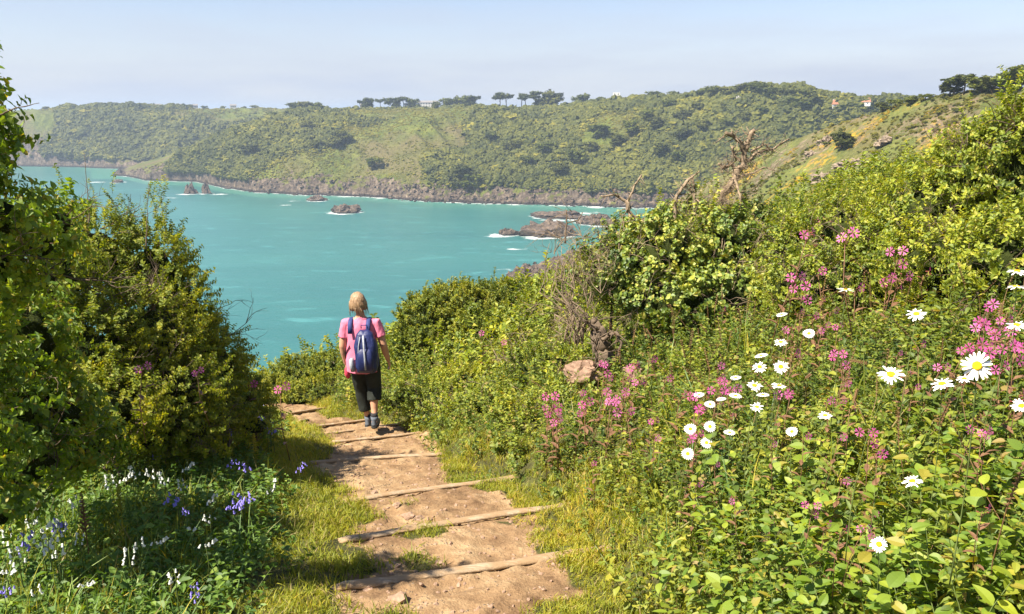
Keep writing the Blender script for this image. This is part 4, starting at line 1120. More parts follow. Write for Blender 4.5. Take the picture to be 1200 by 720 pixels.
# trees ----------------------------------------------------------------
M_pinebark = plain_mat("pine_bark", (0.10, 0.075, 0.055), .9, .1, .3, 3)
MP = leaf_mat("pine_needles", [(0.012, 0.022, 0.012), (0.022, 0.04, 0.018), (0.04, 0.062, 0.024), (0.062, 0.085, 0.03)], .1, .02, .05)
MO = leaf_mat("broadleaf_crown", [(0.02, 0.035, 0.012), (0.04, 0.066, 0.018), (0.075, 0.11, 0.024), (0.12, 0.155, 0.035)], .2, .02, .05)
def make_tree(name, kind, seed, h=1.0):
    """unit height tree; parts: trunk, crown"""
    r = random.Random(seed); root = empty(name); root.hide_render = False
    mb = MB(); lean = r.uniform(-.12, .12)
    if kind == 'pine':
        mb.tube([(0, 0, -.05), (lean * .4, 0, .3), (lean, 0, .62), (lean * 1.1, 0, .85)], [.035, .028, .02, .008], 6)
        for k in range(5):
            a = r.uniform(0, 6.28); z0 = r.uniform(.45, .72); mb.tube([(lean * z0, 0, z0), (lean + math.cos(a) * .18, math.sin(a) * .18, z0 + .12)], [.013, .006], 5)
        crowns = [(lean + r.uniform(-.25, .25), r.uniform(-.2, .2), r.uniform(.72, .9), r.uniform(.24, .34), r.uniform(.17, .24)) for _ in range(5)]
        mat = MP
    else:
        mb.tube([(0, 0, -.05), (0, 0, .25), (lean, 0, .6)], [.05, .04, .015], 6)
        crowns = [(r.uniform(-.3, .3), r.uniform(-.25, .25), r.uniform(.28, .74), r.uniform(.28, .42), r.uniform(.22, .32)) for _ in range(7)]
        mat = MO if kind == 'oak' else MS_dark
    mb.build("trunk", M_pinebark, root)
    V = []; F = []; T = []
    for q, (cx, cy, cz, cr, ch) in enumerate(crowns):
        me = leafy_crown(seed * 10 + q, 150, .16, mat); co = np.empty(len(me.vertices) * 3, np.float32); me.vertices.foreach_get("co", co); co = co.reshape(-1, 3) * [cr * 1.1, cr * 1.1, ch * 1.5] + [cx, cy, cz]
        t = np.empty(len(me.vertices), np.float32); me.attributes["tint"].data.foreach_get("value", t); b = sum(len(v) for v in V)
        F += [tuple(i + b for i in p.vertices) for p in me.polygons]; V.append(co); T.append(t); bpy.data.meshes.remove(me)
    me = bpy.data.meshes.new("crown"); me.from_pydata([tuple(v) for v in np.concatenate(V)], [], F); me.materials.append(mat)
    a = me.attributes.new("tint", 'FLOAT', 'POINT'); a.data.foreach_set("value", np.concatenate(T)); me.update()
    link("crown", me, root); return root
protos = {k: [] for k in ('pine', 'oak', 'bushy')}
used = set()
def put_tree(kind, k, px, py, hpx, label, cat, group, fn, RL, R=None, wide=1.0):
    a, s = azs(px, py)
    if R is None: p, R, a = surf_at(px, py, fn, RL)
    else: p = np.array([R * math.sin(a), R * math.cos(a), float(fn(np.array([a]), np.array([R]))[0][0])])
    H = max(1.0, (hpx * R / FPX))
    key = (kind, k)
    if key not in _protos:
        o = make_tree({"pine": "pine_tree", "oak": "oak_tree", "bushy": "thorn_tree"}[kind], kind, 600 + k + {'pine': 0, 'oak': 20, 'bushy': 40}[kind]); _protos[key] = o
    else: o = copy_tree(_protos[key])
    o.location = p; o.scale = (H * wide, H * wide, H); o.rotation_euler = (0, 0, rng.uniform(0, 6.28))
    tag(o, label, cat, group); return o
_protos = {}
def crestR(T, px, extra=3):
    a, _ = azs(px, 130); return float(np.interp(a, T[0], T[2])) + extra
# skyline pines of the middle headland, (px, height px, kind, label)
sky = [(423, 9, 'pine', "low dark pine at the left end of the skyline pine row"), (433, 12, 'oak', "leaning round-topped tree, second in the row left of the white house"), (446, 10, 'pine', "thin open pine standing alone just left of the denser clump by the white house"),
       (460, 12, 'oak', "broad dark tree at the left side of the clump left of the white house"), (473, 12, 'pine', "dark flat-topped tree pressed against the left end of the white house"), (484, 11, 'oak', "low tree in front of the white house's left gable"),
       (512, 9, 'bushy', "small dark tree in front of the white house's right end"), (526, 12, 'oak', "rounded tree just right of the white house"), (537, 14, 'oak', "taller rounded tree, second right of the white house"), (552, 15, 'oak', "broad dark tree standing alone, third right of the white house"), (558, 13, 'pine', "pine hugging the lone broad tree's right side"),
       (586, 15, 'pine', "umbrella pine with tall bare trunk, first of the four-pine group on the skyline"), (594, 15, 'pine', "umbrella pine, second of the four-pine group on the skyline"), (611, 15, 'pine', "umbrella pine, third of the four-pine group with its crown joining the next"),
       (616, 14, 'pine', "umbrella pine, fourth of the four-pine group"), (628, 16, 'pine', "tall umbrella pine at the left of the long dark crown line"), (635, 14, 'bushy', "low spreading tree in the middle of the long dark crown line"), (643, 14, 'pine', "umbrella pine at the right of the long dark crown line"), (651, 15, 'pine', "last umbrella pine before the skyline drops to bare scrub"),
       (650, 20, 'bushy', "dark spreading thorn tree under the last umbrella pine"), (684, 14, 'oak', "dark tree on the skyline midway to the pale tower"), (697, 8, 'oak', "small tree on the skyline left of the pale tower"), (743, 8, 'oak', "rounded tree on the skyline just right of the pale tower"), (765, 10, 'oak', "dark treetop on the rising skyline"),
       (790, 8, 'oak', "low tree on the rising skyline before the wooded knoll")]
for i, (px, h, kd, lab) in enumerate(sky):
    base_y = float(np.interp(px, [430, 500, 620, 660, 710, 760, 830], [130, 129.5, 130.5, 129, 123, 118, 109]))
    put_tree(kd, i % 4, px, base_y, h * 1.3, lab, "tree", None, lambda a, R: head_z(TB, a, R, 21), RB_L, crestR(TB, px), 1.15 if kd != 'pine' else 1.0)
for i, (px, h, lab) in enumerate([(348, 11, "dark round tree at the left end of the tree clump above the second headland slope"), (360, 12, "biggest tree of the clump above the second headland slope"), (372, 10, "right tree of the clump above the second headland slope"), (378, 8, "small tree trailing off the right end of the same clump"), (318, 9, "dark thicket tree where the headland ridge meets the skyline")]):
    put_tree('bushy' if i % 2 else 'oak', i % 4, px, 137 if px > 330 else 142, h * 1.15, lab, "tree", None, lambda a, R: head_z(TB, a, R, 21), RB_L, crestR(TB, px), 1.4)
# distant skyline trees on the far headland
def far_label(px):
    c = [(139, "leftmost pale cottage"), (186, "second pale cottage"), (209, "widest pale cottage"), (230, "fourth pale cottage"), (274, "lone pale barn")]
    m_ = min(c, key=lambda q: abs(q[0] - px)); d = abs(px - m_[0]); side = "right" if px > m_[0] else "left"
    return f"tiny hazy skyline tree {'touching' if d < 5 else 'near' if d < 14 else 'short of' if d < 20 else 'a bit off' if d < 27 else 'away from' if d < 33 else 'well away from' if d < 50 else 'farthest from' if px < 60 else 'far out from'} the {side} side of the {m_[1]}"

for i, (px, h) in enumerate([(54, 4), (72, 4), (105, 6), (110, 5), (147, 4), (156, 6), (164, 5), (172, 5), (181, 6), (188, 5), (195, 5), (216, 5), (222, 6), (240, 4), (262, 4), (285, 4), (300, 5)]):
    lab = far_label(px)
    put_tree('oak' if i % 3 else 'bushy', i % 4, px, 131, h * 1.3, lab, "tree", None, lambda a, R: head_z(TA, a, R, 11), RA_L, crestR(TA, px), 1.5)
# wooded knoll of the headland, right
TMARK = [(500, 128, "the long white house"), (722, 118, "the pale tower"), (871, 118, "the hillside villa"), (985, 120, "the larger red roof"), (1013, 118, "the smaller red roof"), (405, 246, "the lone hump rock"), (240, 220, "the two sea stacks"), (640, 270, "the long humped reef"), (735, 236, "the forked snag"), (870, 190, "the gnarled dead tree"), (800, 220, "the stub of dead wood"), (610, 130, "the four umbrella pines"), (360, 132, "the skyline tree clump"), (690, 240, "the little beach")]
_tl = {}
def tree_label(px, py, kd):
    what = {"oak": "rounded green tree", "bushy": "dark spreading tree", "pine": "dark pine"}[kd]
    for mx, my, nm in sorted(TMARK, key=lambda m_: math.hypot(m_[0] - px, m_[1] - py))[:4]:
        dx, dy = px - mx, py - my; ds = math.hypot(dx, dy); how = "close" if ds < 25 else "a short way" if ds < 55 else "far" if ds > 95 else "some way"
        dr = ("right of" if dx > 0 else "left of") if abs(dx) > 1.8 * abs(dy) else ("downslope of" if dy > 0 else "upslope of") if abs(dy) > 1.8 * abs(dx) else ("below and " if dy > 0 else "above and ") + ("right of" if dx > 0 else "left of")
        lab = f"{what}, {how} {dr} {nm}"
        if lab not in _tl: break
    _tl[lab] = 1; return lab

for i, (px, py, h, kd) in enumerate([(808, 118, 10, 'oak'), (820, 116, 12, 'oak'), (838, 114, 14, 'oak'), (852, 112, 12, 'bushy'), (868, 109, 13, 'bushy'), (880, 110, 14, 'oak'), (893, 110, 13, 'oak'), (906, 114, 12, 'oak'), (918, 112, 10, 'bushy'), (930, 113, 10, 'bushy'), (940, 113, 9, 'oak'),
        (953, 124, 16, 'bushy'), (908, 122, 12, 'oak'), (924, 126, 13, 'oak'), (938, 131, 14, 'oak'), (820, 130, 12, 'bushy'), (845, 128, 10, 'bushy'), (800, 140, 14, 'bushy'), (770, 150, 15, 'bushy'), (785, 128, 12, 'oak'), (757, 140, 14, 'oak'), (740, 155, 15, 'oak'), (725, 170, 15, 'bushy'), (700, 160, 15, 'oak'), (690, 178, 15, 'bushy'), (675, 190, 16, 'oak'), (655, 205, 16, 'bushy'), (640, 180, 14, 'oak'), (620, 195, 14, 'oak'), (600, 175, 13, 'bushy'), (575, 165, 12, 'oak'), (545, 210, 20, 'bushy'), (535, 218, 18, 'bushy'), (555, 220, 18, 'oak'), (800, 165, 16, 'bushy'), (822, 152, 14, 'bushy'), (778, 180, 16, 'bushy'), (795, 190, 14, 'oak'), (850, 150, 12, 'oak'), (870, 142, 12, 'bushy'), (890, 135, 12, 'oak'), (405, 165, 14, 'bushy'), (395, 172, 14, 'bushy'), (440, 195, 12, 'oak'), (300, 178, 12, 'bushy'), (292, 180, 12, 'bushy'), (372, 175, 12, 'bushy'), (360, 150, 10, 'bushy')]):
    reg = ("tree crowding the wooded knoll at the right of the headland skyline" if py < 120 else "single tree on the scrubby headland slope left of the beach" if px < 560 else "single tree in the wooded ravines of the headland above the cliffs")
    grp = {"tree c": "trees on the wooded knoll", "single": "trees scattered over the headland slope" if px < 560 else "trees in the headland ravines"}[reg[:6]]
    put_tree(kd, i % 4, px, py + 2, h * 1.15, tree_label(px, py, kd), "tree", None, lambda a, R: head_z(TB, a, R, 21), RB_L, None, 1.3)
# near hillside: windswept trees, dark bush, skyline bushes
for i, (px, py, h, kd, w, lab) in enumerate([(1118, 108, 21, 'oak', 1.1, "dark upright windswept tree, leftmost of the trees on the right skyline"), (1130, 107, 20, 'pine', 1.3, "windswept tree with flat leaning crown, second on the right skyline"), (1113, 112, 14, 'bushy', 1.5, "rounded dark bush at the foot of the leftmost windswept tree"),
        (1150, 106, 17, 'oak', 1.7, "sparse grey windswept tree, third on the right skyline"), (1165, 105, 19, 'bushy', 1.4, "pale-trunked windswept tree, fourth on the right skyline"), (1182, 104, 20, 'oak', 1.6, "broad windswept tree leaning left, fifth on the right skyline"), (1196, 103, 26, 'oak', 1.3, "tallest windswept tree, cut by the right picture edge"),
        (1035, 121, 11, 'bushy', 1.5, "dark rounded bush on the ridge right of the red roofs"), (1050, 118, 10, 'oak', 1.6, "greyish bush on the ridge, second right of the red roofs"), (1068, 115, 9, 'oak', 1.7, "pale bush on the ridge halfway to the windswept trees"), (1085, 113, 8, 'oak', 1.7, "low bush on the ridge nearer the windswept trees"),
        (986, 174, 20, 'bushy', 1.3, "big dark rounded bush alone in the middle of the near hillside"), (968, 172, 6, 'oak', 1.4, "small bush left of the big dark bush on the hillside"), (955, 150, 10, 'bushy', 1.2, "dark bush on the hedge line below the red roofs")]):
    put_tree(kd, 4 + i % 2, px, py, h, lab, "tree", None, hill_z, RC_L, None if py > 122 else float(np.interp(azs(px, py)[0], TC[0], TC[1])) - 1, w)

fB = lambda a, R: head_z(TB, a, R, 21); fA = lambda a, R: head_z(TA, a, R, 11)
# buildings --------------------------------------------------------------
M_white = plain_mat("white_render", (0.72, 0.70, 0.66), .8, .2, .06, 2)
M_slate = plain_mat("grey_slate", (0.22, 0.21, 0.21), .7, .3, .15, 3)
M_redtile = plain_mat("orange_red_tile", (0.30, 0.14, 0.085), .8, .2, .2, 2)
M_glassd = plain_mat("dark_window_glass", (0.05, 0.06, 0.07), .15, .6, .1, 2)
def house(name, label, px, base_py, R, w, d, h, roof_h, roof_mat, nwin, rz=0.0, storeys=2, cat="house", hip=False, chim=2, fn=None, up=0.3):
    a, s = azs(px, base_py)
    z = float(fn(np.array([a]), np.array([R]))[0][0]) + up if fn is not None else CZ + s * R
    root = tag(empty(name, (R * math.sin(a), R * math.cos(a), z), -a + rz), label, cat)
    mb = MB(); mb.box((0, 0, h / 2 - .5), (w, d, h + 1)); mb.build("wall", M_white, root, False)
    if roof_h > 0:
        mb = MB(); o_ = .4; k = (w / 2 * .35 if hip else 0)
        V = [(-w / 2 - o_, -d / 2 - o_, h), (w / 2 + o_, -d / 2 - o_, h), (w / 2 + o_, d / 2 + o_, h), (-w / 2 - o_, d / 2 + o_, h), (-w / 2 - o_ + k, 0, h + roof_h), (w / 2 + o_ - k, 0, h + roof_h)]
        mb.add(V, [(0, 1, 5, 4), (2, 3, 4, 5), (1, 2, 5), (3, 0, 4), (3, 2, 1, 0)]); roof = mb.build("roof", roof_mat, root, False)
        for c in range(chim):
            mb = MB(); cx = -w * .36 + c * w * .72 / max(1, chim - 1); mb.box((cx, 0, h + roof_h * .75), (.9, .9, 2.0)); mb.box((cx, 0, h + roof_h * .75 + 1.05), (1.05, 1.05, .12)); mb.build("chimney", M_white, roof, False)
    for st in range(storeys):
        for i in range(nwin):
            x = -w / 2 + (i + .5) * w / nwin; zz = (st + .52) * h / storeys
            mb = MB(); mb.box((x, -d / 2 - .02, zz), (1.3, .12, 1.5)); wn_ = mb.build("window", M_white, root, False)
            mb = MB(); mb.box((x, -d / 2 - .06, zz), (1.1, .12, 1.3)); mb.build("pane", M_glassd, wn_, False)
    return root
house("white_house", "long low white house with grey roof on the skyline between pines", 500, 132, crestR(TB, 500, 6), 30, 9, 5.8, 2.4, M_slate, 9, fn=fB, up=3.4)
house("white_annexe", "small white wing with grey roof at the left of the long skyline house", 480, 132, crestR(TB, 480, 8), 13, 8, 3.6, 1.8, M_slate, 4, storeys=1, chim=1, fn=fB, up=3)
house("tower", "pale square tower block standing on the skyline among trees", 722, 124, crestR(TB, 722, 4), 7.5, 7.5, 10, 0, M_slate, 2, storeys=3, cat="tower", fn=fB, up=3)
house("hillside_villa", "white villa with grey roof half hidden in trees on the wooded knoll", 871, 122, float(surf_at(871, 121, fB, RB_L)[1]), 12, 7, 3.4, 2.0, M_slate, 4, fn=fB)
house("red_roofed_house", "house with broad red tiled roof on the ridge, left one of two", 985, 124, float(surf_at(985, 127, fB, RB_L)[1]), 17, 10, 2.2, 4.2, M_redtile, 4, .35, 1, hip=True, fn=fB, up=0.6)
house("red_roofed_house", "smaller house with red tiled roof on the ridge, right one of two", 1013, 122, float(surf_at(1013, 124, fB, RB_L)[1]), 12, 9, 2.2, 3.6, M_redtile, 3, -.3, 1, hip=True, fn=fB, chim=1, up=0.2)
for px, w, lab in [(139, 9, "tiny pale building by the trees near the left of the far skyline"), (186, 8, "tiny pale cottage among trees on the far skyline"), (209, 12, "widest of the tiny pale cottages on the far skyline"), (230, 7, "tiny white cottage at the right of the far skyline group"), (274, 10, "tiny pale barn alone on the far skyline")]:
    house("distant_cottage", lab, px, 134, crestR(TA, px, 2), w, 7, 3.6, 2.2, M_slate, 3, storeys=1, fn=fA, up=4)
house("distant_cottage", "small pale cottage behind the left end of the skyline pines", 427, 132, crestR(TB, 427, 12), 10, 7, 3.4, 2, M_slate, 3, storeys=1, fn=fB, up=3)

# sea rocks ---------------------------------------------------------------
m, nt = new_mat("wet_sea_rock")
geo = N(nt, "ShaderNodeNewGeometry"); q = noise_n(nt, geo.outputs["Position"], .5, 8, .7, .5); sp = N(nt, "ShaderNodeSeparateXYZ"); L(nt, geo.outputs["Position"], sp.inputs[0])
col = ramp(nt, q, [(.35, (0.028, 0.023, 0.020)), (.52, (0.10, 0.074, 0.057)), (.68, (0.24, 0.18, 0.13))])
wet = maprange(nt, math_n(nt, 'ADD', sp.outputs[2], math_n(nt, 'MULTIPLY', q, 1.5)), 1.4, 2.4); col = mixc(nt, wet, (0.025, 0.022, 0.02), col)
finish(nt, col, .75, bump(nt, q, 1.0, .8), .3); M_srock = m
for i, (px, py, w, h, lab) in enumerate(ROCKS):
    x, y = sea_pt(px, py); R = math.hypot(x, y); s = w / FPX * R * .5; hh = h / FPX * R * 1.1
    V, F = ICO[4]; k = 1 + .45 * n3(V, 1.7, 700 + i, 5); W = V * k[:, None]
    if h > w * .6:  # stacks: pointed
        t = np.clip(W[:, 2], -1, 1.3); W[:, :2] *= (1.05 - .62 * np.clip(t, 0, 1.2))[:, None]
    jag = 1 + .5 * n3(V * [1, 1, .3], 3.5, 720 + i, 4)
    W = W * [s, s * .75, hh * .85]; W[:, 2] *= np.where(W[:, 2] > 0, jag, 1)
    o = link("sea_stack" if h > w * .6 else "sea_rock", mesh_np("sea_rock", W, F, [M_srock])); o.location = (x, y, 0); o.rotation_euler = (0, 0, rng.uniform(-.3, .3)); tag(o, lab, "sea rock")
# boulders along the shores: uncountable
bl = [mesh_np("shore_rock", rock_mesh(740 + i, 2, .6, 1.4, .8)[0], ICO[2][1], [M_srock]) for i in range(5)]
template_set("shore_boulder", bl)
def shore(T, sd, n, a0, a1, nm, lab, sz):
    az = rng.uniform(a0, a1, n); rs = np.interp(az, T[0], T[1]); R = rs + rng.normal(size=n) * 9 + 12
    z, u = head_z(T, az, R, sd); k = (z < 14) & (u > -.05) & (az > T[0][0])
    E = rng.uniform(0, 6.28, (k.sum(), 3)) ; s = rng.uniform(*sz, k.sum()) * rng.uniform(.5, 1.3, k.sum())
    tag(scatter(nm, "shore_boulder", np.stack([R * np.sin(az), R * np.cos(az), np.maximum(z, -.2)], 1)[k], E, s), lab, "rocks", kind='stuff')
shore(TB, 21, 900, azs(140, 205)[0], azs(800, 240)[0], "shore_rocks", "tumbled dark rocks along the foot of the headland cliffs", (.6, 2.2))
n = 900; az = rng.uniform(azs(600, 320)[0], azs(720, 300)[0], n); rc_ = np.interp(az, TC[0], TC[1]); R = rc_ + rng.normal(size=n) * 12 - 2; z, _ = hill_z(az, R); k = z < 12
tag(scatter("slope_foot_rocks", "shore_boulder", np.stack([R * np.sin(az), R * np.cos(az), np.maximum(z, 0) + .2], 1)[k], rng.uniform(0, 6.28, (k.sum(), 3)), rng.uniform(.5, 2.2, k.sum())), "tumbled rocks where the near slope meets the sea", "rocks", kind='stuff')
# ------------------------------------------------------------------ the walker
M_skin = plain_mat("tanned_skin", (0.50, 0.27, 0.17), .55, .3, .08, 12)
M_pink = plain_mat("pink_cotton", (0.72, 0.20, 0.31), .9, .1, .10, 8, .5, .01)
M_capri = plain_mat("black_green_trouser_cloth", (0.022, 0.026, 0.022), .85, .2, .25, 10, .5, .01)
M_blue = plain_mat("royal_blue_nylon", (0.014, 0.022, 0.095), .5, .4, .25, 14, .6, .01)
M_navy = plain_mat("navy_webbing", (0.03, 0.045, 0.16), .7, .3, .2, 30)
M_greyp = plain_mat("grey_mesh_pocket", (0.30, 0.32, 0.36), .7, .3, .3, 60)
M_boot = plain_mat("grey_blue_boot", (0.10, 0.12, 0.15), .7, .3, .3, 30)
M_sole = plain_mat("dark_rubber", (0.03, 0.03, 0.03), .8, .3, .2, 30)
M_sock = plain_mat("charcoal_sock", (0.04, 0.04, 0.045), .95, .1, .2, 60)
M_eye = plain_mat("eye_white", (0.7, 0.7, 0.68), .3, .5, .02, 10); M_iris = plain_mat("iris", (0.06, 0.05, 0.04), .3, .5, .02, 10); M_lip = plain_mat("lip", (0.42, 0.14, 0.12), .5, .4, .1, 20)
m, nt = new_mat("ash_blonde_hair")
tc = N(nt, "ShaderNodeTexCoord"); mp = N(nt, "ShaderNodeMapping"); L(nt, tc.outputs["Object"], mp.inputs[0]); mp.inputs["Scale"].default_value = (90, 90, 5)
q = noise_n(nt, mp.outputs[0], 1.0, 5, .6)
finish(nt, ramp(nt, q, [(.3, (0.13, 0.075, 0.04)), (.5, (0.30, 0.19, 0.105)), (.7, (0.50, 0.36, 0.22))]), .45, bump(nt, q, .8, .01), .4); M_hair = m

def remeshed(mb, name, mat, voxel, parent, smooth_it=6, noise_amp=0.0, nsc=18):
    me = mb.mesh("tmp", [mat]); o = bpy.data.objects.new("tmp", me); SC.collection.objects.link(o)
    md = o.modifiers.new("r", 'REMESH'); md.mode = 'VOXEL'; md.voxel_size = voxel
    sm = o.modifiers.new("s", 'SMOOTH'); sm.iterations = smooth_it; sm.factor = .5
    dg = bpy.context.evaluated_depsgraph_get(); ev = o.evaluated_get(dg); m2 = bpy.data.meshes.new_from_object(ev)
    bpy.data.objects.remove(o); m2.name = name
    if not m2.materials: m2.materials.append(mat)
    if noise_amp:
        m2.calc_loop_triangles() if False else None
        for v in m2.vertices:
            p = v.co; k = mnoise.fractal(Vector((p.x * nsc, p.y * nsc, p.z * nsc * .45)), 1, 2, 3); v.co = p + v.normal * k * noise_amp
    m2.polygons.foreach_set("use_smooth", [True] * len(m2.polygons)); m2.update()
    return link(name, m2, parent)

pf = at_depth(431, 497, 9.75)
fx, fy = float(pf[0]), float(pf[1])
gz = float(pf[2]) 
person = tag(empty("person", (fx, fy, gz)), "woman in pink T-shirt and dark cropped trousers with blue backpack, walking down the steps", "person")
PS = 1.0
body = MB()
LF, RF = Vector((-.025, .20, -.10)), Vector((.10, -.06, .0))      # ankles' ground points
hipL, hipR = Vector((-.105, .02, .82)), Vector((.075, 0, .82))
kneeL, kneeR = Vector((-.085, .14, .40)), Vector((.085, .06, .46))
ankL, ankR = LF + Vector((0, -.02, .09)), RF + Vector((0, -.03, .10))
ox = -.03
body.rings([(ox, 0, .74, .15, .10), (ox, 0, .82, .178, .125), (ox, 0, .90, .175, .12), (ox, 0, 1.0, .150, .105), (ox, 0, 1.10, .155, .105), (ox, .0, 1.2, .172, .11), (ox, .0, 1.27, .165, .09), (ox, .0, 1.315, .11, .065), (ox, .01, 1.345, .055, .052), (ox - .005, .015, 1.40, .050, .050)], 24)
for h, k, a, f in ((hipL, kneeL, ankL, LF), (hipR, kneeR, ankR, RF)):
    body.tube([h, h.lerp(k, .4), k + Vector((0, 0, .06)), k, k.lerp(a, .3) + Vector((0, -.02, 0)), k.lerp(a, .7), a], [.095, .082, .058, .054, .056, .040, .034], 14)
    body.tube([a + Vector((0, -.03, -.02)), a + Vector((0, .04, -.04)), a + Vector((0, .13, -.06))], [.035, .036, .028], 10)
# arms: shoulder, elbow, wrist
arms = {-1: (Vector((ox - .175, 0, 1.265)), Vector((ox - .222, -.02, .99)), Vector((ox - .205, .04, .755))), 1: (Vector((ox + .178, 0, 1.265)), Vector((ox + .262, -.03, 1.01)), Vector((ox + .300, .05, .79)))}
for s, (sh_, el, wr) in arms.items():
    body.tube([sh_ + Vector((-s * .05, 0, .0)), sh_, sh_.lerp(el, .4), el, el.lerp(wr, .3), el.lerp(wr, .75), wr], [.056, .058, .050, .043, .043, .033, .027], 12)
    d = (wr - el).normalized(); 
    hd = (d + Vector((0, .12, 0))).normalized(); fwd = Vector((0, 1, 0)); fwd = (fwd - hd * fwd.dot(hd)).normalized(); outv = hd.cross(fwd)
    palm = [wr, wr + hd * .035, wr + hd * .085]
    body.tube(palm, [(.026, .019), (.040, .016), (.040, .014)], 10, side=tuple(fwd))
    for q in range(4):
        off = fwd * (.030 - .020 * q); b0 = wr + hd * .078 + off; ln = (.070, .078, .072, .056)[q]; curl = -s * .35
        inn = Vector((-s, 0, 0)); p1 = b0 + hd * ln * .45 + inn * ln * .12; p2 = p1 + hd * ln * .33 + inn * ln * .25; p3 = p2 + hd * ln * .16 + inn * ln * .28
        body.tube([b0, p1, p2, p3], [.0090, .0085, .0078, .0065], 8)
    t0 = wr + hd * .025 + fwd * .030; body.tube([t0, t0 + fwd * .022 + hd * .028, t0 + fwd * .026 + hd * .058 + Vector((-s * .012, 0, 0))], [.011, .010, .008], 8)
# head (turned to the left)
HC_ = Vector((ox - .035, .03, 1.505)); HR = Matrix.Rotation(math.radians(55), 3, 'Z') @ Matrix.Rotation(math.radians(-6), 3, 'X')
def hp(x, y, z): return HC_ + HR @ Vector((x, y, z))
hv, hf = ICO[4]; W = []
for v in hv:
    x, y, z = v; jaw = max(0, -z); sx = .073 * (1 - .28 * jaw ** 1.5); sy = .092 * (1 - .12 * jaw); zz = z * .112
    yy = y * sy + (.012 * jaw if y > 0 else .022 * jaw * 0.6); W.append(hp(x * sx, yy, zz))
body.add(W, hf)
body.tube([hp(0, .082, .02), hp(0, .098, -.012), hp(0, .110, -.024), hp(0, .092, -.036)], [.010, .012, .014, .010], 8)      # nose
for s in (-1, 1):
    body.tube([hp(s * .074, -.005, .02), hp(s * .080, -.012, .0), hp(s * .075, -.005, -.03)], [.010, .014, .008], 8)        # ears
body.tube([hp(-.022, .088, -.060), hp(0, .095, -.058), hp(.022, .088, -.060)], [.006, .008, .006], 8)
body.tube([hp(0, -.01, -.07), (ox - .005, .015, 1.40)], [.050, .050], 12)
bo = remeshed(body, "body", M_skin, .0065, person, 4)
for s in (-1, 1):
    mb = MB(); mb.add([hp(s * .028, .080, .012) + Vector(v) * .0125 for v in ICO[2][0]], ICO[2][1]); e_ = mb.build("eye", M_eye, person)
    mb = MB(); mb.add([hp(s * .028, .0895, .012) + Vector(v) * .0055 for v in ICO[1][0]], ICO[1][1]); mb.build("iris", M_iris, e_)
mb = MB(); mb.tube([hp(-.024, .093, -.060), hp(0, .102, -.058), hp(.024, .093, -.060)], [.002, .0045, .002], 8); mb.build("lips", M_lip, person)
# hair: a bob built from many locks over a cap
mb = MB(); rh = random.Random(5)
cap = []
for v in ICO[4][0]:
    x, y, z = v; k = 1 + .05 * mnoise.noise(Vector((x * 9, y * 9, z * 1.5)))
    front = y > .22 and z < .50
    cap.append(hp(x * .088 * k, (y * .102 - .010) * (k if not front else .80), z * .118 * k + .012 if not front else z * .10))
mb.add(cap, ICO[4][1])
for i in range(130):
    a = rh.uniform(math.radians(48), math.radians(312)) ; ca, sa = math.sin(a), math.cos(a)      # a=0 faces forward (+y)
    top = rh.uniform(.02, .10); pts = []; ln = rh.uniform(.16, .19) + .02 * abs(ca)
    for k in range(7):
        t = k / 6; z = .118 - (.118 + .085) * t ** 1.0 + .0
        rad = math.sin(min(1, .18 + t * 1.15) * math.pi / 2) * (1.0 - .16 * max(0, t - .72) * 2.2)
        pts.append(hp(ca * .094 * rad + rh.uniform(-.002, .002), sa * .104 * rad - .010, z + rh.uniform(-.004, .004)))
    mb.tube(pts, [(.009, .005)] * 5 + [(.008, .004), (.003, .002)], 6)
for i in range(60):       # loose fine strands
    a = math.radians(rh.uniform(20, 340)); ca, sa = math.sin(a), math.cos(a); z0 = rh.uniform(-.05, .03)
    mb.tube([hp(ca * .092, sa * .10 - .01, z0), hp(ca * (.100 + rh.uniform(0, .010)), sa * .108 - .01, z0 - .05), hp(ca * (.094 + rh.uniform(0, .022)), sa * .102 - .01 + rh.uniform(-.01, .01), z0 - .10 - rh.uniform(0, .04))], [.0022, .0018, .0008], 3)
mb.build("hair", M_hair, person)
# T-shirt
sh = MB()
sh.rings([(ox, 0, .675, .192, .135), (ox, 0, .74, .193, .135), (ox, 0, .82, .194, .137), (ox, 0, .92, .185, .13), (ox, 0, 1.03, .176, .122), (ox, 0, 1.15, .182, .122), (ox, 0, 1.23, .186, .112), (ox, 0, 1.285, .165, .09), (ox, .0, 1.325, .10, .066), (ox, .008, 1.343, .062, .058)], 28)
for s, (sh_, el, wr) in arms.items():
    sh.tube([sh_ + Vector((-s * .06, 0, .0)), sh_ + Vector((0, 0, .0)), sh_.lerp(el, .30), sh_.lerp(el, .62)], [.062, .066, .064, .066], 14)
remeshed(sh, "t_shirt", M_pink, .008, person, 3, .010, 11)
# cropped trousers
tr = MB()
tr.rings([(ox, 0, .70, .165, .115), (ox, 0, .78, .184, .130), (ox, 0, .86, .182, .127), (ox, 0, .95, .168, .118)], 24)
tr.tube([hipL + Vector((0, 0, .02)), hipL.lerp(kneeL, .45), kneeL, kneeL.lerp(ankL, .42), kneeL.lerp(ankL, .66)], [.104, .098, .084, .084, .082], 16)
tr.tube([hipR + Vector((0, 0, .02)), hipR.lerp(kneeR, .45), kneeR, kneeR.lerp(ankR, .30), kneeR.lerp(ankR, .44)], [.104, .098, .084, .086, .084], 16)
remeshed(tr, "cropped_trousers", M_capri, .009, person, 3, .009, 12)
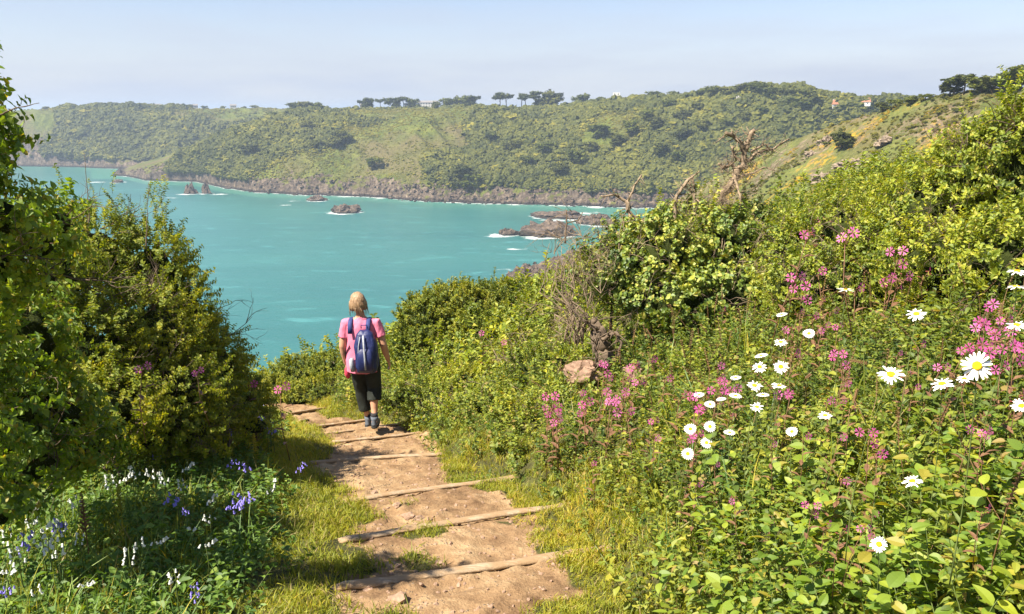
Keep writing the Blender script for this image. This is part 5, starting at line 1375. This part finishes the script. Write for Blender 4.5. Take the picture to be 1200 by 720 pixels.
# socks and boots
for a, f in ((ankL, LF), (ankR, RF)):
    mb = MB(); mb.tube([a + Vector((0, 0, .0)), a + Vector((0, 0, .045)), a + Vector((0, 0, .075))], [.043, .041, .043], 12); mb.build("sock", M_sock, person)
    mb = MB(); g = f.z
    mb.rings([(f.x, f.y + .035, g + .022, .044, .125, .8), (f.x, f.y + .03, g + .05, .045, .118, .8), (f.x, f.y + .005, g + .075, .042, .088), (f.x, f.y - .025, g + .10, .044, .058), (f.x, f.y - .028, g + .135, .046, .052)], 18)
    bt = mb.build("boot", M_boot, person)
    mb = MB(); mb.rings([(f.x, f.y + .035, g - .002, .046, .130, .75), (f.x, f.y + .035, g + .024, .048, .132, .75)], 18); mb.build("sole", M_sole, bt)
# watch
wr = arms[-1][2]; mb = MB(); mb.tube([wr + Vector((0, 0, .02)), wr + Vector((0, -.004, .045))], [.031, .032], 12); mb.build("watch_strap", M_sole, person)
# backpack: parts
pk = MB(); bx = .055; by = -.20
def rbox(mb, rows, n=26, mi=0): mb.rings([(x * 1.15, y, z, rx * .9, ry, .62) for x, y, z, rx, ry in rows], n, mi)
rbox(pk, [(bx, by + .02, .72, .09, .05), (bx, by, .74, .125, .080), (bx, by - .01, .80, .142, .098), (bx, by - .01, .92, .146, .10), (bx - .005, by, 1.05, .148, .092), (bx - .01, by + .01, 1.13, .125, .08), (bx - .015, by + .02, 1.19, .105, .065), (bx - .018, by + .03, 1.225, .06, .035)])
bag = remeshed(pk, "backpack", M_blue, .008, person, 4, .006, 16)
mb = MB(); rbox(mb, [(bx + .0, by - .085, .75, .075, .020), (bx + .0, by - .10, .79, .10, .038), (bx, by - .105, .92, .103, .042), (bx - .004, by - .092, 1.0, .09, .032), (bx - .006, by - .07, 1.05, .06, .012)]); mb.build("front_pocket", M_blue, bag)
mb = MB(); mb.tube([(bx + .015, by - .155, .80), (bx + .012, by - .158, .93), (bx, by - .125, 1.06), (bx - .012, by - .075, 1.19)], [(.010, .003)] * 4, 6, side=(1, 0, 0)); mb.build("grey_trim", M_greyp, bag)
mb = MB(); mb.tube([(bx - .07, by - .12, .80), (bx - .072, by - .122, .93), (bx - .065, by - .10, 1.07), (bx - .05, by - .065, 1.17)], [(.005, .003)] * 4, 6, side=(1, 0, 0)); mb.build("grey_trim", M_greyp, bag)
mb = MB(); rbox(mb, [(bx - .145, by + .01, .74, .028, .055), (bx - .155, by + .01, .80, .030, .062), (bx - .158, by + .01, .88, .026, .060)], 18); mb.build("mesh_pocket", M_greyp, bag)
mb = MB(); mb.tube([(bx - .05, by + .04, 1.245), (bx - .05, by + .03, 1.285), (bx + .02, by + .03, 1.285), (bx + .02, by + .04, 1.245)], .007, 8); mb.build("grab_loop", M_navy, bag)
for s in (-1, 1):
    mb = MB(); x0 = ox + s * .105
    mb.tube([(x0 - .0, -.135, 1.17), (x0, -.112, 1.27), (x0, -.06, 1.322), (x0, .02, 1.325), (x0 + s * .01, .10, 1.25), (x0 + s * .02, .125, 1.08), (x0 + s * .05, .10, .92), (ox + s * .19, .0, .84), (bx + s * .12, -.14, .78)], [(.027, .009)] * 5 + [(.024, .008), (.014, .005), (.012, .004), (.012, .004)], 8, side=(1, 0, 0)); mb.build("shoulder_strap", M_navy, bag)
mb = MB(); mb.tube([(ox - .185, -.03, .82), (ox - .19, -.05, .92), (ox - .15, -.11, 1.05)], [(.012, .004)] * 3, 6, side=(0, 1, 0)); mb.build("side_strap", M_sole, bag)
# pink cloth held in the left hand
wr = arms[-1][2]
mb = MB(); mb.tube([wr + Vector((.012, .03, -.02)), wr + Vector((.01, .03, -.08)), wr + Vector((.012, .02, -.14)), wr + Vector((.014, .02, -.19))], [(.020, .018), (.038, .030), (.042, .026), (.02, .012)], 12, jit=.12)
cl = mb.build("cloth", plain_mat("crimson_cloth", (0.62, 0.07, 0.13), .9, .1, .15, 20)); cl.location = person.location; tag(cl, "folded crimson cloth held in the walking woman's left hand", "cloth")

# ------------------------------------------------------------------ flowers
M_petal = plain_mat("white_ray_petal", (0.80, 0.80, 0.76), .6, .2, .06, 40)
M_disc = plain_mat("yellow_disc", (0.72, 0.42, 0.02), .8, .1, .25, 300, .8, .002)
M_campion = leaf_mat("campion_petal", [(0.60, 0.07, 0.32), (0.76, 0.14, 0.46), (0.82, 0.28, 0.58)], .40, .03, 3, boost=False)
M_calyx = plain_mat("maroon_calyx", (0.20, 0.06, 0.045), .8, .1, .3, 60)
M_bell = plain_mat("violet_blue_bell", (0.26, 0.22, 0.70), .6, .2, .2, 60)
M_wbell = plain_mat("white_bell", (0.62, 0.64, 0.60), .6, .2, .08, 60)
def add_tint(me, seed=0):
    r = random.Random(seed); a = me.attributes.new("tint", 'FLOAT', 'POINT'); a.data.foreach_set("value", [r.random() for _ in me.vertices]); return me
petal_me = MB(); V = []
for k, (t, w) in enumerate([(0.22, .035), (.5, .075), (.8, .085), (.95, .06), (1.0, .03)]):
    z = .05 * math.sin(t * 2.6); V += [(-w, t * 1.0, z - .012), (0, t, z), (w, t, z - .012)]
F = []
for k in range(4):
    for c in range(2): F.append((k * 3 + c, k * 3 + c + 1, k * 3 + c + 4, k * 3 + c + 3))
petal_me.add(V, F); petal_me = petal_me.mesh("petal", [M_petal])
mb = MB(); mb.rings([(0, 0, -.06, .10, .10), (0, 0, -.02, .25, .25), (0, 0, .04, .29, .29), (0, 0, .09, .22, .22), (0, 0, .085, .10, .10), (0, 0, .07, .04, .04)], 18); disc_me = mb.mesh("disc", [M_disc])
NP = 19
V = []; F = []; pv = np.array([v.co[:] for v in petal_me.vertices])
for i in range(NP):
    a = i * 2 * math.pi / NP; c, s = math.cos(a), math.sin(a); k = 1 + .06 * math.sin(i * 5.3); W = np.stack([c * pv[:, 0] - s * pv[:, 1] * k, s * pv[:, 0] + c * pv[:, 1] * k, pv[:, 2] + .015 * math.sin(i * 3.1)], 1)
    F += [tuple(q + len(V) for q in p.vertices) for p in petal_me.polygons]; V += [tuple(w) for w in W]
petals_me = bpy.data.meshes.new("petals"); petals_me.from_pydata(V, [], F); petals_me.materials.append(M_petal)
def stem_mesh(vec, r=.0018, bend=.05, mat=None, seed=0, leaves=4):
    rr = random.Random(seed); mb = MB(); v = Vector(vec); side = Vector((rr.uniform(-1, 1), rr.uniform(-1, 1), 0)) * bend * v.length
    pts = [Vector((0, 0, 0)) + v * t + side * math.sin(t * math.pi) for t in np.linspace(0, 1, 8)]; mb.tube(pts, [r * 1.3, r * 1.2, r * 1.1, r, r, r, r * .9, r * .9], 5)
    for i in range(leaves):
        q = pts[1 + i % 5]; a = rr.uniform(0, 6.28); Vv, Ff = leaf_geo(q, (math.cos(a), math.sin(a), .7), (0, 0, 1), .045, .013); mb.add(Vv, Ff)
    return mb.mesh("stem", [mat or M_stemg])
def surf_veg(x, y): return ground_z(x, y, False) + np.where(right_d(x, y) > 0, .36, .16) 
cam_v = np.array([0, 0, CZ])
def spot(px, py, wpx, real=(.035, .075)):
    h = march(px, py, surf_veg, .7, 14)
    d = h[1] if h else 4.0
    wpx *= .92; dmin = real[0] * FPX / wpx; dmax = real[1] * FPX / wpx
    d2 = min(max(d * .93, dmin), dmax)
    d2 = min(d2, d * 1.0 if h else d2)
    d2 = max(d2, .75)
    return at_depth(px, py, d2), d2, max(.004, wpx * d2 / FPX)
DAISY = [(1145, 429, 38, .15, "largest daisy, facing the viewer near the right picture edge"), (1044, 439, 33, .75, "large daisy seen half side-on, left of the largest daisy"), (1104, 450, 28, 1.15, "daisy seen edge-on between the two largest daisies"), (1130, 444, 20, 1.0, "daisy tucked just behind the lower left of the largest one"),
    (1074, 368, 24, .8, "daisy above the two largest ones against the shaded hedge foot"), (991, 340, 22, 1.2, "daisy seen edge-on beside a pink flower, high on the bank"), (948, 391, 15, .6, "orange-centred daisy above the middle cluster"), (915, 401, 18, 1.1, "edge-on daisy just left of the orange-centred one"), (916, 369, 14, 1.0, "small folded daisy standing highest in the middle of the bank"),
    (892, 417, 17, 1.3, "daisy seen from the back, upper left of the middle cluster"), (890, 430, 18, .7, "yellow-centred daisy, upper left of the daisy cluster"), (915, 430, 20, .45, "open daisy at the upper right of the daisy cluster"), (884, 452, 21, .9, "big tilted daisy at the left of the daisy cluster"), (913, 452, 19, .95, "tilted daisy touching a pink flower, right of the daisy cluster"),
    (894, 463, 16, 1.0, "small tilted daisy in the middle of the daisy cluster"), (887, 477, 18, .95, "lowest tilted daisy of the daisy cluster"), (862, 443, 14, 1.1, "daisy seen from the side, left outlier of the cluster"), (862, 464, 16, 1.1, "side-facing daisy below the left outlier"), (967, 487, 18, 1.0, "daisy half hidden by leaves below and right of the cluster"),
    (1192, 318, 24, 1.2, "topmost daisy at the right picture edge"), (1191, 336, 25, 1.15, "edge-on daisy just under the topmost one at the right picture edge"), (1192, 381, 26, .9, "daisy cut by the right edge beside bright pink campions"), (1197, 476, 24, .6, "daisy cut by the right edge below the largest one"), (1030, 638, 23, .35, "lone daisy low on the bank near the picture bottom"), (1069, 564, 25, .85, "lone tilted daisy above and right of the lowest one"),
    (832, 500, 15, .25, "upper right daisy of the small open group at the bank's left"), (809, 503, 16, .5, "upper left daisy of the small open group"), (828, 519, 15, .3, "middle daisy of the small open group"), (806, 532, 16, .3, "lowest daisy of the small open group, with orange centre"), (855, 507, 15, 1.15, "side-on daisy right of the small open group"), (928, 506, 15, .6, "daisy among dark leaves right of the small open group"), (819, 463, 14, .9, "pale daisy behind pink campions, upper left of the groups"), (845, 468, 13, 1.0, "small daisy between pink campions"), (832, 474, 14, .8, "orange-centred daisy under the pink campions")]
def daisy(px, py, w, tilt, lab, i):
    p, d, dia = spot(px, py, w)
    gz_ = float(ground_z(p[0], p[1], False)); L_ = min(max(.15, p[2] - gz_), .65)
    r = random.Random(i); base = Vector(p) + Vector((r.uniform(-.06, .06), r.uniform(-.04, .08), -L_))
    root = tag(empty("daisy", base), "white daisy: " + lab, "daisy")
    top = Vector(p) - base
    link("stem", stem_mesh(top, .0016, .04, M_stemg, i), root)
    toc = (Vector(cam_v) - Vector(p)).normalized(); up = Vector((r.uniform(-.2, .2) - .15, r.uniform(-.2, .1), 1)).normalized()
    n = toc.lerp(up, min(1, tilt / 1.05)).normalized()
    q = n.to_track_quat('Z', 'Y'); s = dia / 2
    o = link("disc", disc_me, root); o.location = top; o.rotation_mode = 'QUATERNION'; o.rotation_quaternion = q; o.scale = (s * 1.12,) * 3
    if w >= 18:
        for k in range(NP):
            pt = link("petal", petal_me, root); pt.location = top; pt.rotation_mode = 'QUATERNION'
            pt.rotation_quaternion = q @ Euler((r.uniform(-.32, .14), 0, k * 2 * math.pi / NP + r.uniform(-.06, .06))).to_quaternion(); z = s * r.uniform(.8, 1.06); pt.scale = (z * 1.05, z, z)
    else:
        o = link("petals", petals_me, root); o.location = top; o.rotation_mode = 'QUATERNION'; o.rotation_quaternion = q; o.scale = (s, s, s)
for i, a_ in enumerate(DAISY): daisy(*a_, i)

# red campion: a stem with a spray of notched pink flowers
def campion_flower():
    mb = MB()
    for k in range(5):
        a = k * 2 * math.pi / 5
        for sx in (-1, 1):
            P = [(0, .10), (sx * .10, .42), (sx * .34, .80), (sx * .22, 1.0), (sx * .05, .78)]
            V = [(x * math.cos(a) - y * math.sin(a), x * math.sin(a) + y * math.cos(a), .12 * y) for x, y in P]
            mb.add(V, [(0, 1, 2, 3, 4)])
    me = mb.mesh("flower", [M_campion], smooth=False); return add_tint(me, 3)
def calyx():
    mb = MB(); mb.rings([(0, 0, -1.1, .10, .10), (0, 0, -.9, .26, .26), (0, 0, -.4, .30, .30), (0, 0, .02, .16, .16)], 8); return mb.mesh("calyx", [M_calyx])
fl_me, cx_me = campion_flower(), calyx()
def campion_proto(seed, nf, hgt=.35, sc=.0145):
    r = random.Random(seed); root = empty("red_campion")
    mb = MB(); pts = [Vector((0, 0, -hgt)), Vector((r.uniform(-.02, .02), r.uniform(-.02, .02), -hgt * .5)), Vector((0, 0, -.02))]; mb.tube(pts, [.002, .0017, .0014], 5)
    heads = []
    for k in range(nf + 2):
        a = k * 2.4 + r.uniform(-.4, .4); rad = r.uniform(.008, .034) * (1 + .1 * nf); h = Vector((math.cos(a) * rad, math.sin(a) * rad, r.uniform(-.045, .03)))
        mb.tube([Vector((0, 0, -.05)), h * .5 + Vector((0, 0, -.015)), h], [.0012, .001, .001], 4); heads.append(h)
    for k in range(4):
        a = k * 1.57 + r.uniform(-.3, .3); Vv, Ff = leaf_geo((0, 0, -hgt * (.3 + .15 * k)), (math.cos(a), math.sin(a), .4), (0, 0, 1), .06, .022); mb.add(Vv, Ff)
    link("stem", mb.mesh("stem", [M_stemr]), root)
    for k, h in enumerate(heads):
        n = Vector((h.x * 12 + r.uniform(-.5, .5), -.75 + r.uniform(-.6, .3), .35 + r.uniform(-.3, .4))).normalized(); q = n.to_track_quat('Z', 'Y')
        o = link("calyx", cx_me, root); o.location = h; o.rotation_mode = 'QUATERNION'; o.rotation_quaternion = q; z = .0085; o.scale = (z * .9, z * .9, z * 1.5)
        if k < nf:
            o = link("flower", fl_me, root); o.location = h; o.rotation_mode = 'QUATERNION'; o.rotation_quaternion = q; z = sc * 1.4 * r.uniform(.85, 1.1); o.scale = (z, z, z)
    return root
CP = [campion_proto(800 + i, n) for i, n in enumerate((1, 2, 3, 4, 5))]
CPU = [False] * 5
CAMP = [ # px, py, flowers, width px of the spray, region
 (948, 270, 2, 14, 'h'), (990, 271, 2, 16, 'h'), (979, 253, 1, 8, 'h'), (951, 285, 1, 8, 'h'), (983, 286, 1, 7, 'h'), (957, 255, 1, 8, 'h'), (1068, 284, 1, 9, 'h'), (1052, 290, 1, 8, 'h'), (1044, 258, 1, 7, 'h'),
 (933, 321, 2, 14, 'u'), (940, 341, 3, 16, 'u'), (958, 316, 1, 9, 'u'), (961, 350, 1, 8, 'u'), (1002, 335, 1, 10, 'u'), (975, 361, 1, 8, 'u'), (1040, 326, 2, 13, 'u'), (1054, 328, 3, 17, 'u'), (1053, 299, 3, 16, 'u'), (1083, 317, 1, 10, 'u'), (1036, 306, 1, 8, 'u'), (1070, 305, 1, 9, 'u'), (951, 369, 1, 8, 'u'), (925, 382, 2, 12, 'u'), (936, 363, 1, 7, 'u'), (966, 378, 1, 7, 'u'), (982, 380, 2, 9, 'u'), (958, 386, 1, 7, 'u'), (928, 412, 1, 10, 'u'),
 (982, 410, 2, 11, 'm'), (985, 420, 3, 14, 'm'), (988, 428, 1, 9, 'm'), (990, 437, 1, 8, 'm'), (989, 446, 1, 8, 'm'), (1076, 402, 1, 9, 'm'), (1104, 427, 2, 12, 'm'), (1062, 435, 1, 9, 'm'), (1071, 451, 1, 7, 'm'), (1122, 447, 1, 8, 'm'), (996, 475, 1, 8, 'm'), (968, 467, 1, 9, 'm'), (916, 459, 2, 14, 'm'), (927, 458, 2, 10, 'm'), (984, 470, 1, 7, 'm'), (1050, 413, 1, 7, 'm'),
 (1155, 367, 4, 22, 'r'), (1148, 378, 2, 14, 'r'), (1170, 400, 5, 26, 'r'), (1180, 395, 3, 20, 'r'), (1188, 412, 3, 18, 'r'), (1142, 402, 2, 14, 'r'), (1132, 408, 2, 12, 'r'), (1172, 428, 2, 14, 'r'), (1178, 372, 2, 12, 'r'), (1166, 384, 2, 12, 'r'), (1192, 463, 1, 11, 'r'), (1142, 499, 2, 13, 'r'), (1155, 503, 2, 12, 'r'), (1150, 508, 1, 9, 'r'), (1182, 360, 1, 10, 'r'),
 (1018, 510, 3, 16, 'l'), (984, 509, 1, 8, 'l'), (942, 509, 1, 8, 'l'), (1028, 527, 1, 11, 'l'), (903, 519, 1, 7, 'l'), (952, 595, 3, 13, 'l'), (966, 613, 1, 9, 'l'), (986, 619, 1, 9, 'l'), (1013, 617, 2, 11, 'l'), (1016, 625, 1, 8, 'l'), (1022, 600, 1, 7, 'l'), (1152, 594, 1, 10, 'l'), (988, 559, 1, 9, 'l'), (860, 583, 2, 10, 'l'), (905, 600, 1, 6, 'l'),
 (796, 461, 1, 10, 'c'), (815, 469, 3, 16, 'c'), (825, 461, 1, 9, 'c'), (842, 461, 3, 14, 'c'), (850, 450, 3, 14, 'c'), (858, 452, 1, 10, 'c'), (823, 476, 2, 10, 'c'), (816, 507, 2, 11, 'c'), (805, 513, 1, 8, 'c'), (837, 543, 1, 6, 'c'), (816, 564, 1, 8, 'c'), (805, 568, 1, 6, 'c'), (841, 441, 1, 9, 'c'), (854, 487, 1, 7, 'c'),
 (709, 430, 3, 12, 'b'), (710, 441, 1, 8, 'b'), (743, 427, 2, 12, 'b'), (762, 418, 1, 8, 'b'), (732, 441, 1, 9, 'b'), (748, 445, 2, 10, 'b'), (708, 455, 1, 9, 'b'), (716, 466, 2, 12, 'b'), (720, 474, 3, 14, 'b'), (781, 440, 1, 8, 'b'), (728, 457, 1, 9, 'b'), (648, 468, 3, 15, 'b'), (650, 486, 3, 12, 'b'), (642, 478, 1, 9, 'b'), (636, 475, 1, 7, 'b'), (685, 470, 2, 12, 'b'), (683, 481, 2, 10, 'b'), (652, 491, 2, 11, 'b'), (680, 458, 1, 7, 'b'), (766, 491, 2, 9, 'b'), (768, 511, 1, 7, 'b'), (734, 480, 1, 9, 'b'), (588, 400, 1, 6, 'b'), (562, 389, 1, 6, 'b'), (693, 541, 1, 6, 'b'), (840, 427, 1, 8, 'c'), (846, 362, 1, 6, 'c'),
 (230, 434, 2, 9, 'v'), (166, 428, 2, 12, 'v'), (236, 460, 1, 6, 'v'), (293, 447, 1, 8, 'v'), (328, 452, 2, 12, 'v')]
LABC = {'h': "pink campion standing above the hedge line between dead tree and big hedge", 'u': "pink campion spray high on the bank in front of the hedge foot", 'm': "pink campion in the middle of the bank around the two largest daisies", 'r': "bright pink campion spray crowding the right picture edge above the largest daisy",
        'l': "pink campion spray low on the bank near the lone bottom daisies", 'c': "pink campion mixed with the small daisies at the bank's left", 'b': "pink campion scattered below the old stump and pale boulders", 'v': "pink campion on a tall stem in front of the shaded left thicket"}
MARKS = [(1145, 429, "the largest daisy"), (1044, 439, "the second largest daisy"), (991, 340, "the high edge-on daisy"), (1074, 368, "the daisy below the hedge"), (948, 391, "the orange-centred daisy"), (916, 369, "the small folded daisy"), (900, 452, "the middle daisy cluster"),
 (828, 510, "the small open daisy group"), (967, 487, "the half-hidden daisy"), (1030, 638, "the lowest lone daisy"), (1069, 564, "the tilted lone daisy"), (1192, 327, "the daisies at the right edge"), (1192, 381, "the right-edge daisy below those"), (1197, 476, "the right-edge daisy under the largest"), (706, 412, "the old stump"), (683, 434, "the pinkish boulder"), (742, 440, "the pale boulder"),
 (862, 453, "the two side-facing daisies"), (870, 200, "the dead tree"), (431, 420, "the walker"), (240, 400, "the left thicket"), (660, 500, "the bramble by the path"), (928, 506, "the daisy among dark leaves"), (825, 468, "the pale daisies among campions")]
_used_lab = {}
def camp_label(px, py, nf, reg):
    num = {1: "single pink campion flower", 2: "pair of pink campion flowers", 3: "three-flowered pink campion", 4: "four-flowered pink campion", 5: "large bright campion spray"}[min(nf, 5)]
    cand = sorted(MARKS, key=lambda m_: math.hypot(m_[0] - px, m_[1] - py))[:6]
    for mx, my, nm in cand:
        dx, dy = px - mx, py - my; dist = math.hypot(dx, dy)
        how = "close" if dist < 22 else "a bit" if dist < 48 else "farther"
        dr = ("right of" if dx > 0 else "left of") if abs(dx) > 1.6 * abs(dy) else ("below" if dy > 0 else "above") if abs(dy) > 1.6 * abs(dx) else ("below and " if dy > 0 else "above and ") + ("right of" if dx > 0 else "left of")
        lab = f"{num} {how} {dr} {nm}"
        if lab not in _used_lab: _used_lab[lab] = 1; return lab
    return f"{num} {how} {dr} {nm}"
for i, (px, py, nf, w, reg) in enumerate(CAMP):
    p, d, dia = spot(px, py, w / max(1, nf ** .42), (.020, .060))
    k = min(nf, 5) - 1
    o = copy_tree(CP[k]) if CPU[k] else CP[k]; CPU[k] = True
    o.location = p; s = dia / .030; o.scale = (s,) * 3; o.rotation_euler = (rng.uniform(-.15, .15), rng.uniform(-.2, .2), rng.uniform(-.7, .7))
    tag(o, camp_label(px, py, nf, reg), "campion", {"h": "campions above the hedge", "u": "campions high on the bank", "m": "campions around the large daisies", "r": "campions at the right edge", "l": "campions low on the bank", "c": "campions among the small daisies", "b": "campions below the stump", "v": "campions by the left thicket"}[reg])
# bluebells and white bells on the left verge
def bell_mesh():
    mb = MB(); mb.rings([(0, 0, 0, .10, .10), (0, 0, -.25, .34, .34), (0, 0, -.8, .36, .36), (0, 0, -1.0, .55, .55)], 6, cap=False); return mb
def bell_proto(name, seed, n, mat, hgt, droop):
    r = random.Random(seed); root = empty(name)
    mb = MB(); top = [Vector((0, 0, -hgt)), Vector((.005, 0, -hgt * .5)), Vector((0, 0, -.05)), Vector((.02 * droop, 0, 0)), Vector((.05 * droop, 0, -.005))]; mb.tube(top, [.0028, .0024, .0018, .0014, .001], 5)
    link("stem", mb.mesh("stem", [M_stemg]), root)
    bp = bell_mesh(); 
    bme = None
    for k in range(n):
        t = k / max(1, n - 1); q = Vector(top[2]).lerp(Vector(top[4]), t); a = r.uniform(0, 6.28)
        if bme is None: bme = bp.mesh("bell", [mat])
        o = link("bell", bme, root); o.location = q + Vector((math.cos(a) * .022, math.sin(a) * .022, r.uniform(-.022, .010))); o.rotation_euler = (r.uniform(-.6, .6), r.uniform(-.6, .6), a); o.scale = (.012, .012, .018)
    return root
BL = [bell_proto("bluebell", 900 + i, 11, M_bell, .30, 1) for i in range(2)]; WB = [bell_proto("white_bell_flower", 910 + i, 8, M_wbell, .26, .5) for i in range(2)]
ub = [False, False]; uw = [False, False]
BLUE = [(72, 601, 17), (25, 628, 16), (207, 574, 18), (285, 573, 17), (270, 582, 16), (281, 578, 15), (2, 683, 12), (228, 688, 12), (184, 525, 10), (289, 539, 10), (267, 538, 8), (273, 500, 8), (305, 482, 12), (296, 480, 10), (320, 498, 12), (316, 486, 10), (312, 494, 8), (350, 543, 8), (218, 592, 8), (249, 461, 9), (302, 470, 8)]
WHITE = [(35, 597, 18), (45, 610, 16), (12, 615, 16), (55, 630, 18), (20, 640, 16), (32, 600, 14), (68, 610, 14), (5, 660, 14), (48, 622, 16), (90, 580, 13), (130, 555, 15), (145, 552, 14), (158, 543, 14), (180, 545, 14), (192, 550, 14), (218, 540, 12), (214, 560, 10), (97, 676, 13), (40, 683, 12), (183, 626, 13), (150, 643, 14), (240, 628, 14), (160, 628, 12), (205, 668, 14), (316, 562, 12), (246, 578, 12), (122, 512, 12), (122, 525, 10), (65, 637, 13), (246, 600, 10), (92, 625, 10), (222, 612, 10)]
BMARK = [(106, 600, "the brown drooping spike"), (146, 600, "the tall yellow-green spike"), (277, 576, "the big bluebell clump by the turf"), (207, 574, "the mid-verge bluebell"), (38, 612, "the lower left flower cluster"), (308, 485, "the thicket's foot at the path"), (229, 500, "the tall green stalk"), (301, 530, "the upright green spike"), (5, 690, "the bottom left corner"), (228, 688, "the lowest bluebell"), (122, 515, "the dark thicket base")]
_bl = {}
def bell_label(px, py, cat):
    what = "violet bluebell" if cat == "bluebell" else "white bell flower"
    for mx, my, nm in sorted(BMARK, key=lambda m_: math.hypot(m_[0] - px, m_[1] - py))[:8]:
        dx, dy = px - mx, py - my; ds = math.hypot(dx, dy)
        dr = "right beside" if ds < 9 else ("close " if ds < 28 else "a little farther ") + (("right of" if dx > 0 else "left of") if abs(dx) > 1.8 * abs(dy) else ("below" if dy > 0 else "above") if abs(dy) > 1.8 * abs(dx) else ("below and " if dy > 0 else "above and ") + ("right of" if dx > 0 else "left of"))
        lab = f"{what} {dr} {nm}"
        if lab not in _bl: break
    lab = lab.replace('a little farther', 'farther'); _bl[lab] = 1; return lab
def bells(lst, protos, usedf, lab, grp, cat):
    for i, (px, py, w) in enumerate(lst):
        h = march(px, py, lambda x, y: ground_z(x, y, False) + .36, .8, 14); d = h[1] if h else 4; d = min(d, .09 * FPX / w * 1.3); d = max(d, 1.2)
        k = i % 2; o = copy_tree(protos[k]) if usedf[k] else protos[k]; usedf[k] = True
        s = min(1.3, max(.7, w * d / FPX / .055)); o.location = at_depth(px, py, d); o.scale = (s,) * 3; o.rotation_euler = (0, 0, rng.uniform(0, 6.28))
        near_ = px < 110
        tag(o, bell_label(px, py, cat), cat, None)
bells(BLUE, BL, ub, ["violet bluebell at the lower left corner among white bells", "violet bluebell in the middle of the shaded left verge", "violet bluebell by the path edge at the thicket's foot"], ["bluebells at the lower left", "bluebells mid verge", "bluebells by the path"], "bluebell")
bells(WHITE, WB, uw, ["white bell flowers clustered at the lower left corner", "white bell flowers in the middle of the shaded left verge", "small white bell flower near the sunlit turf"], ["white bells at the lower left", "white bells mid verge", "white bells near the turf"], "flower")
# tall bracken-like spikes on the verge
def spike(name, px, py, hpx, col, lab):
    h = march(px, py + hpx, lambda x, y: ground_z(x, y, False) + .05, .8, 14); d = h[1]; H = hpx * d / FPX; b = Vector(at_depth(px, py + hpx, d)); mb = MB()
    r = random.Random(px); mb.tube([(0, 0, -.05), (0, 0, H * .6), (r.uniform(-.02, .02), 0, H)], [.004, .003, .0015], 6)
    for i in range(46):
        z = H * (.45 + .55 * i / 46); a = i * 2.4; Vv, Ff = leaf_geo((0, 0, z), (math.cos(a), math.sin(a), .5), (0, 0, 1), .035 * (1.1 - i / 46) + .008, .018); mb.add(Vv, Ff)
    me = mb.mesh(name, [col], smooth=False); add_tint(me, px); o = link(name, me); o.location = b; tag(o, lab, "plant")
for px, py, hpx, mt, lab in [(106, 572, 90, ML_seed, "brown drooping seed spike beside the lower left bluebells"), (146, 560, 70, ML_grass, "tall yellow-green spike in the middle of the verge"), (229, 455, 95, ML_grass, "tall green stalk in front of the thicket foot"), (301, 505, 50, ML_grass, "upright green spike near the path edge"), (748, 530, 60, ML_grass, "yellow-green dock spike on the right bank edge"), (195, 470, 80, ML_seed, "reddish dry spike against the dark thicket"), (156, 580, 60, ML_lush, "dark green spike beside the yellow-green one")]:
    spike("verge_spike", px, py, hpx, mt, lab)

# ------------------------------------------------------------------ sea air
hz, nt = new_mat("sea_air")
v = N(nt, "ShaderNodeVolumePrincipled"); v.inputs["Color"].default_value = (0.62, 0.78, 1.0, 1); v.inputs["Density"].default_value = HAZE; v.inputs["Anisotropy"].default_value = 0.2
o = N(nt, "ShaderNodeOutputMaterial"); L(nt, v.outputs[0], o.inputs["Volume"])
mb = MB(); mb.box((0, 0, 58), (34000, 34000, 126)); tag(mb.build("haze", hz, None, False), "thin pale blue sea haze softening the far slopes", "haze", kind='stuff')
# look-alikes that nothing tells apart share a label and a group
_by = {}
for _o in SC.collection.objects:
    if _o.parent is None and _o.get("label"): _by.setdefault(_o["label"], []).append(_o)
for _l, _os in _by.items():
    if len(_os) > 1:
        for _o in _os: _o["group"] = "look-alike " + _o["category"] + "s, " + " ".join(_l.split()[-4:])
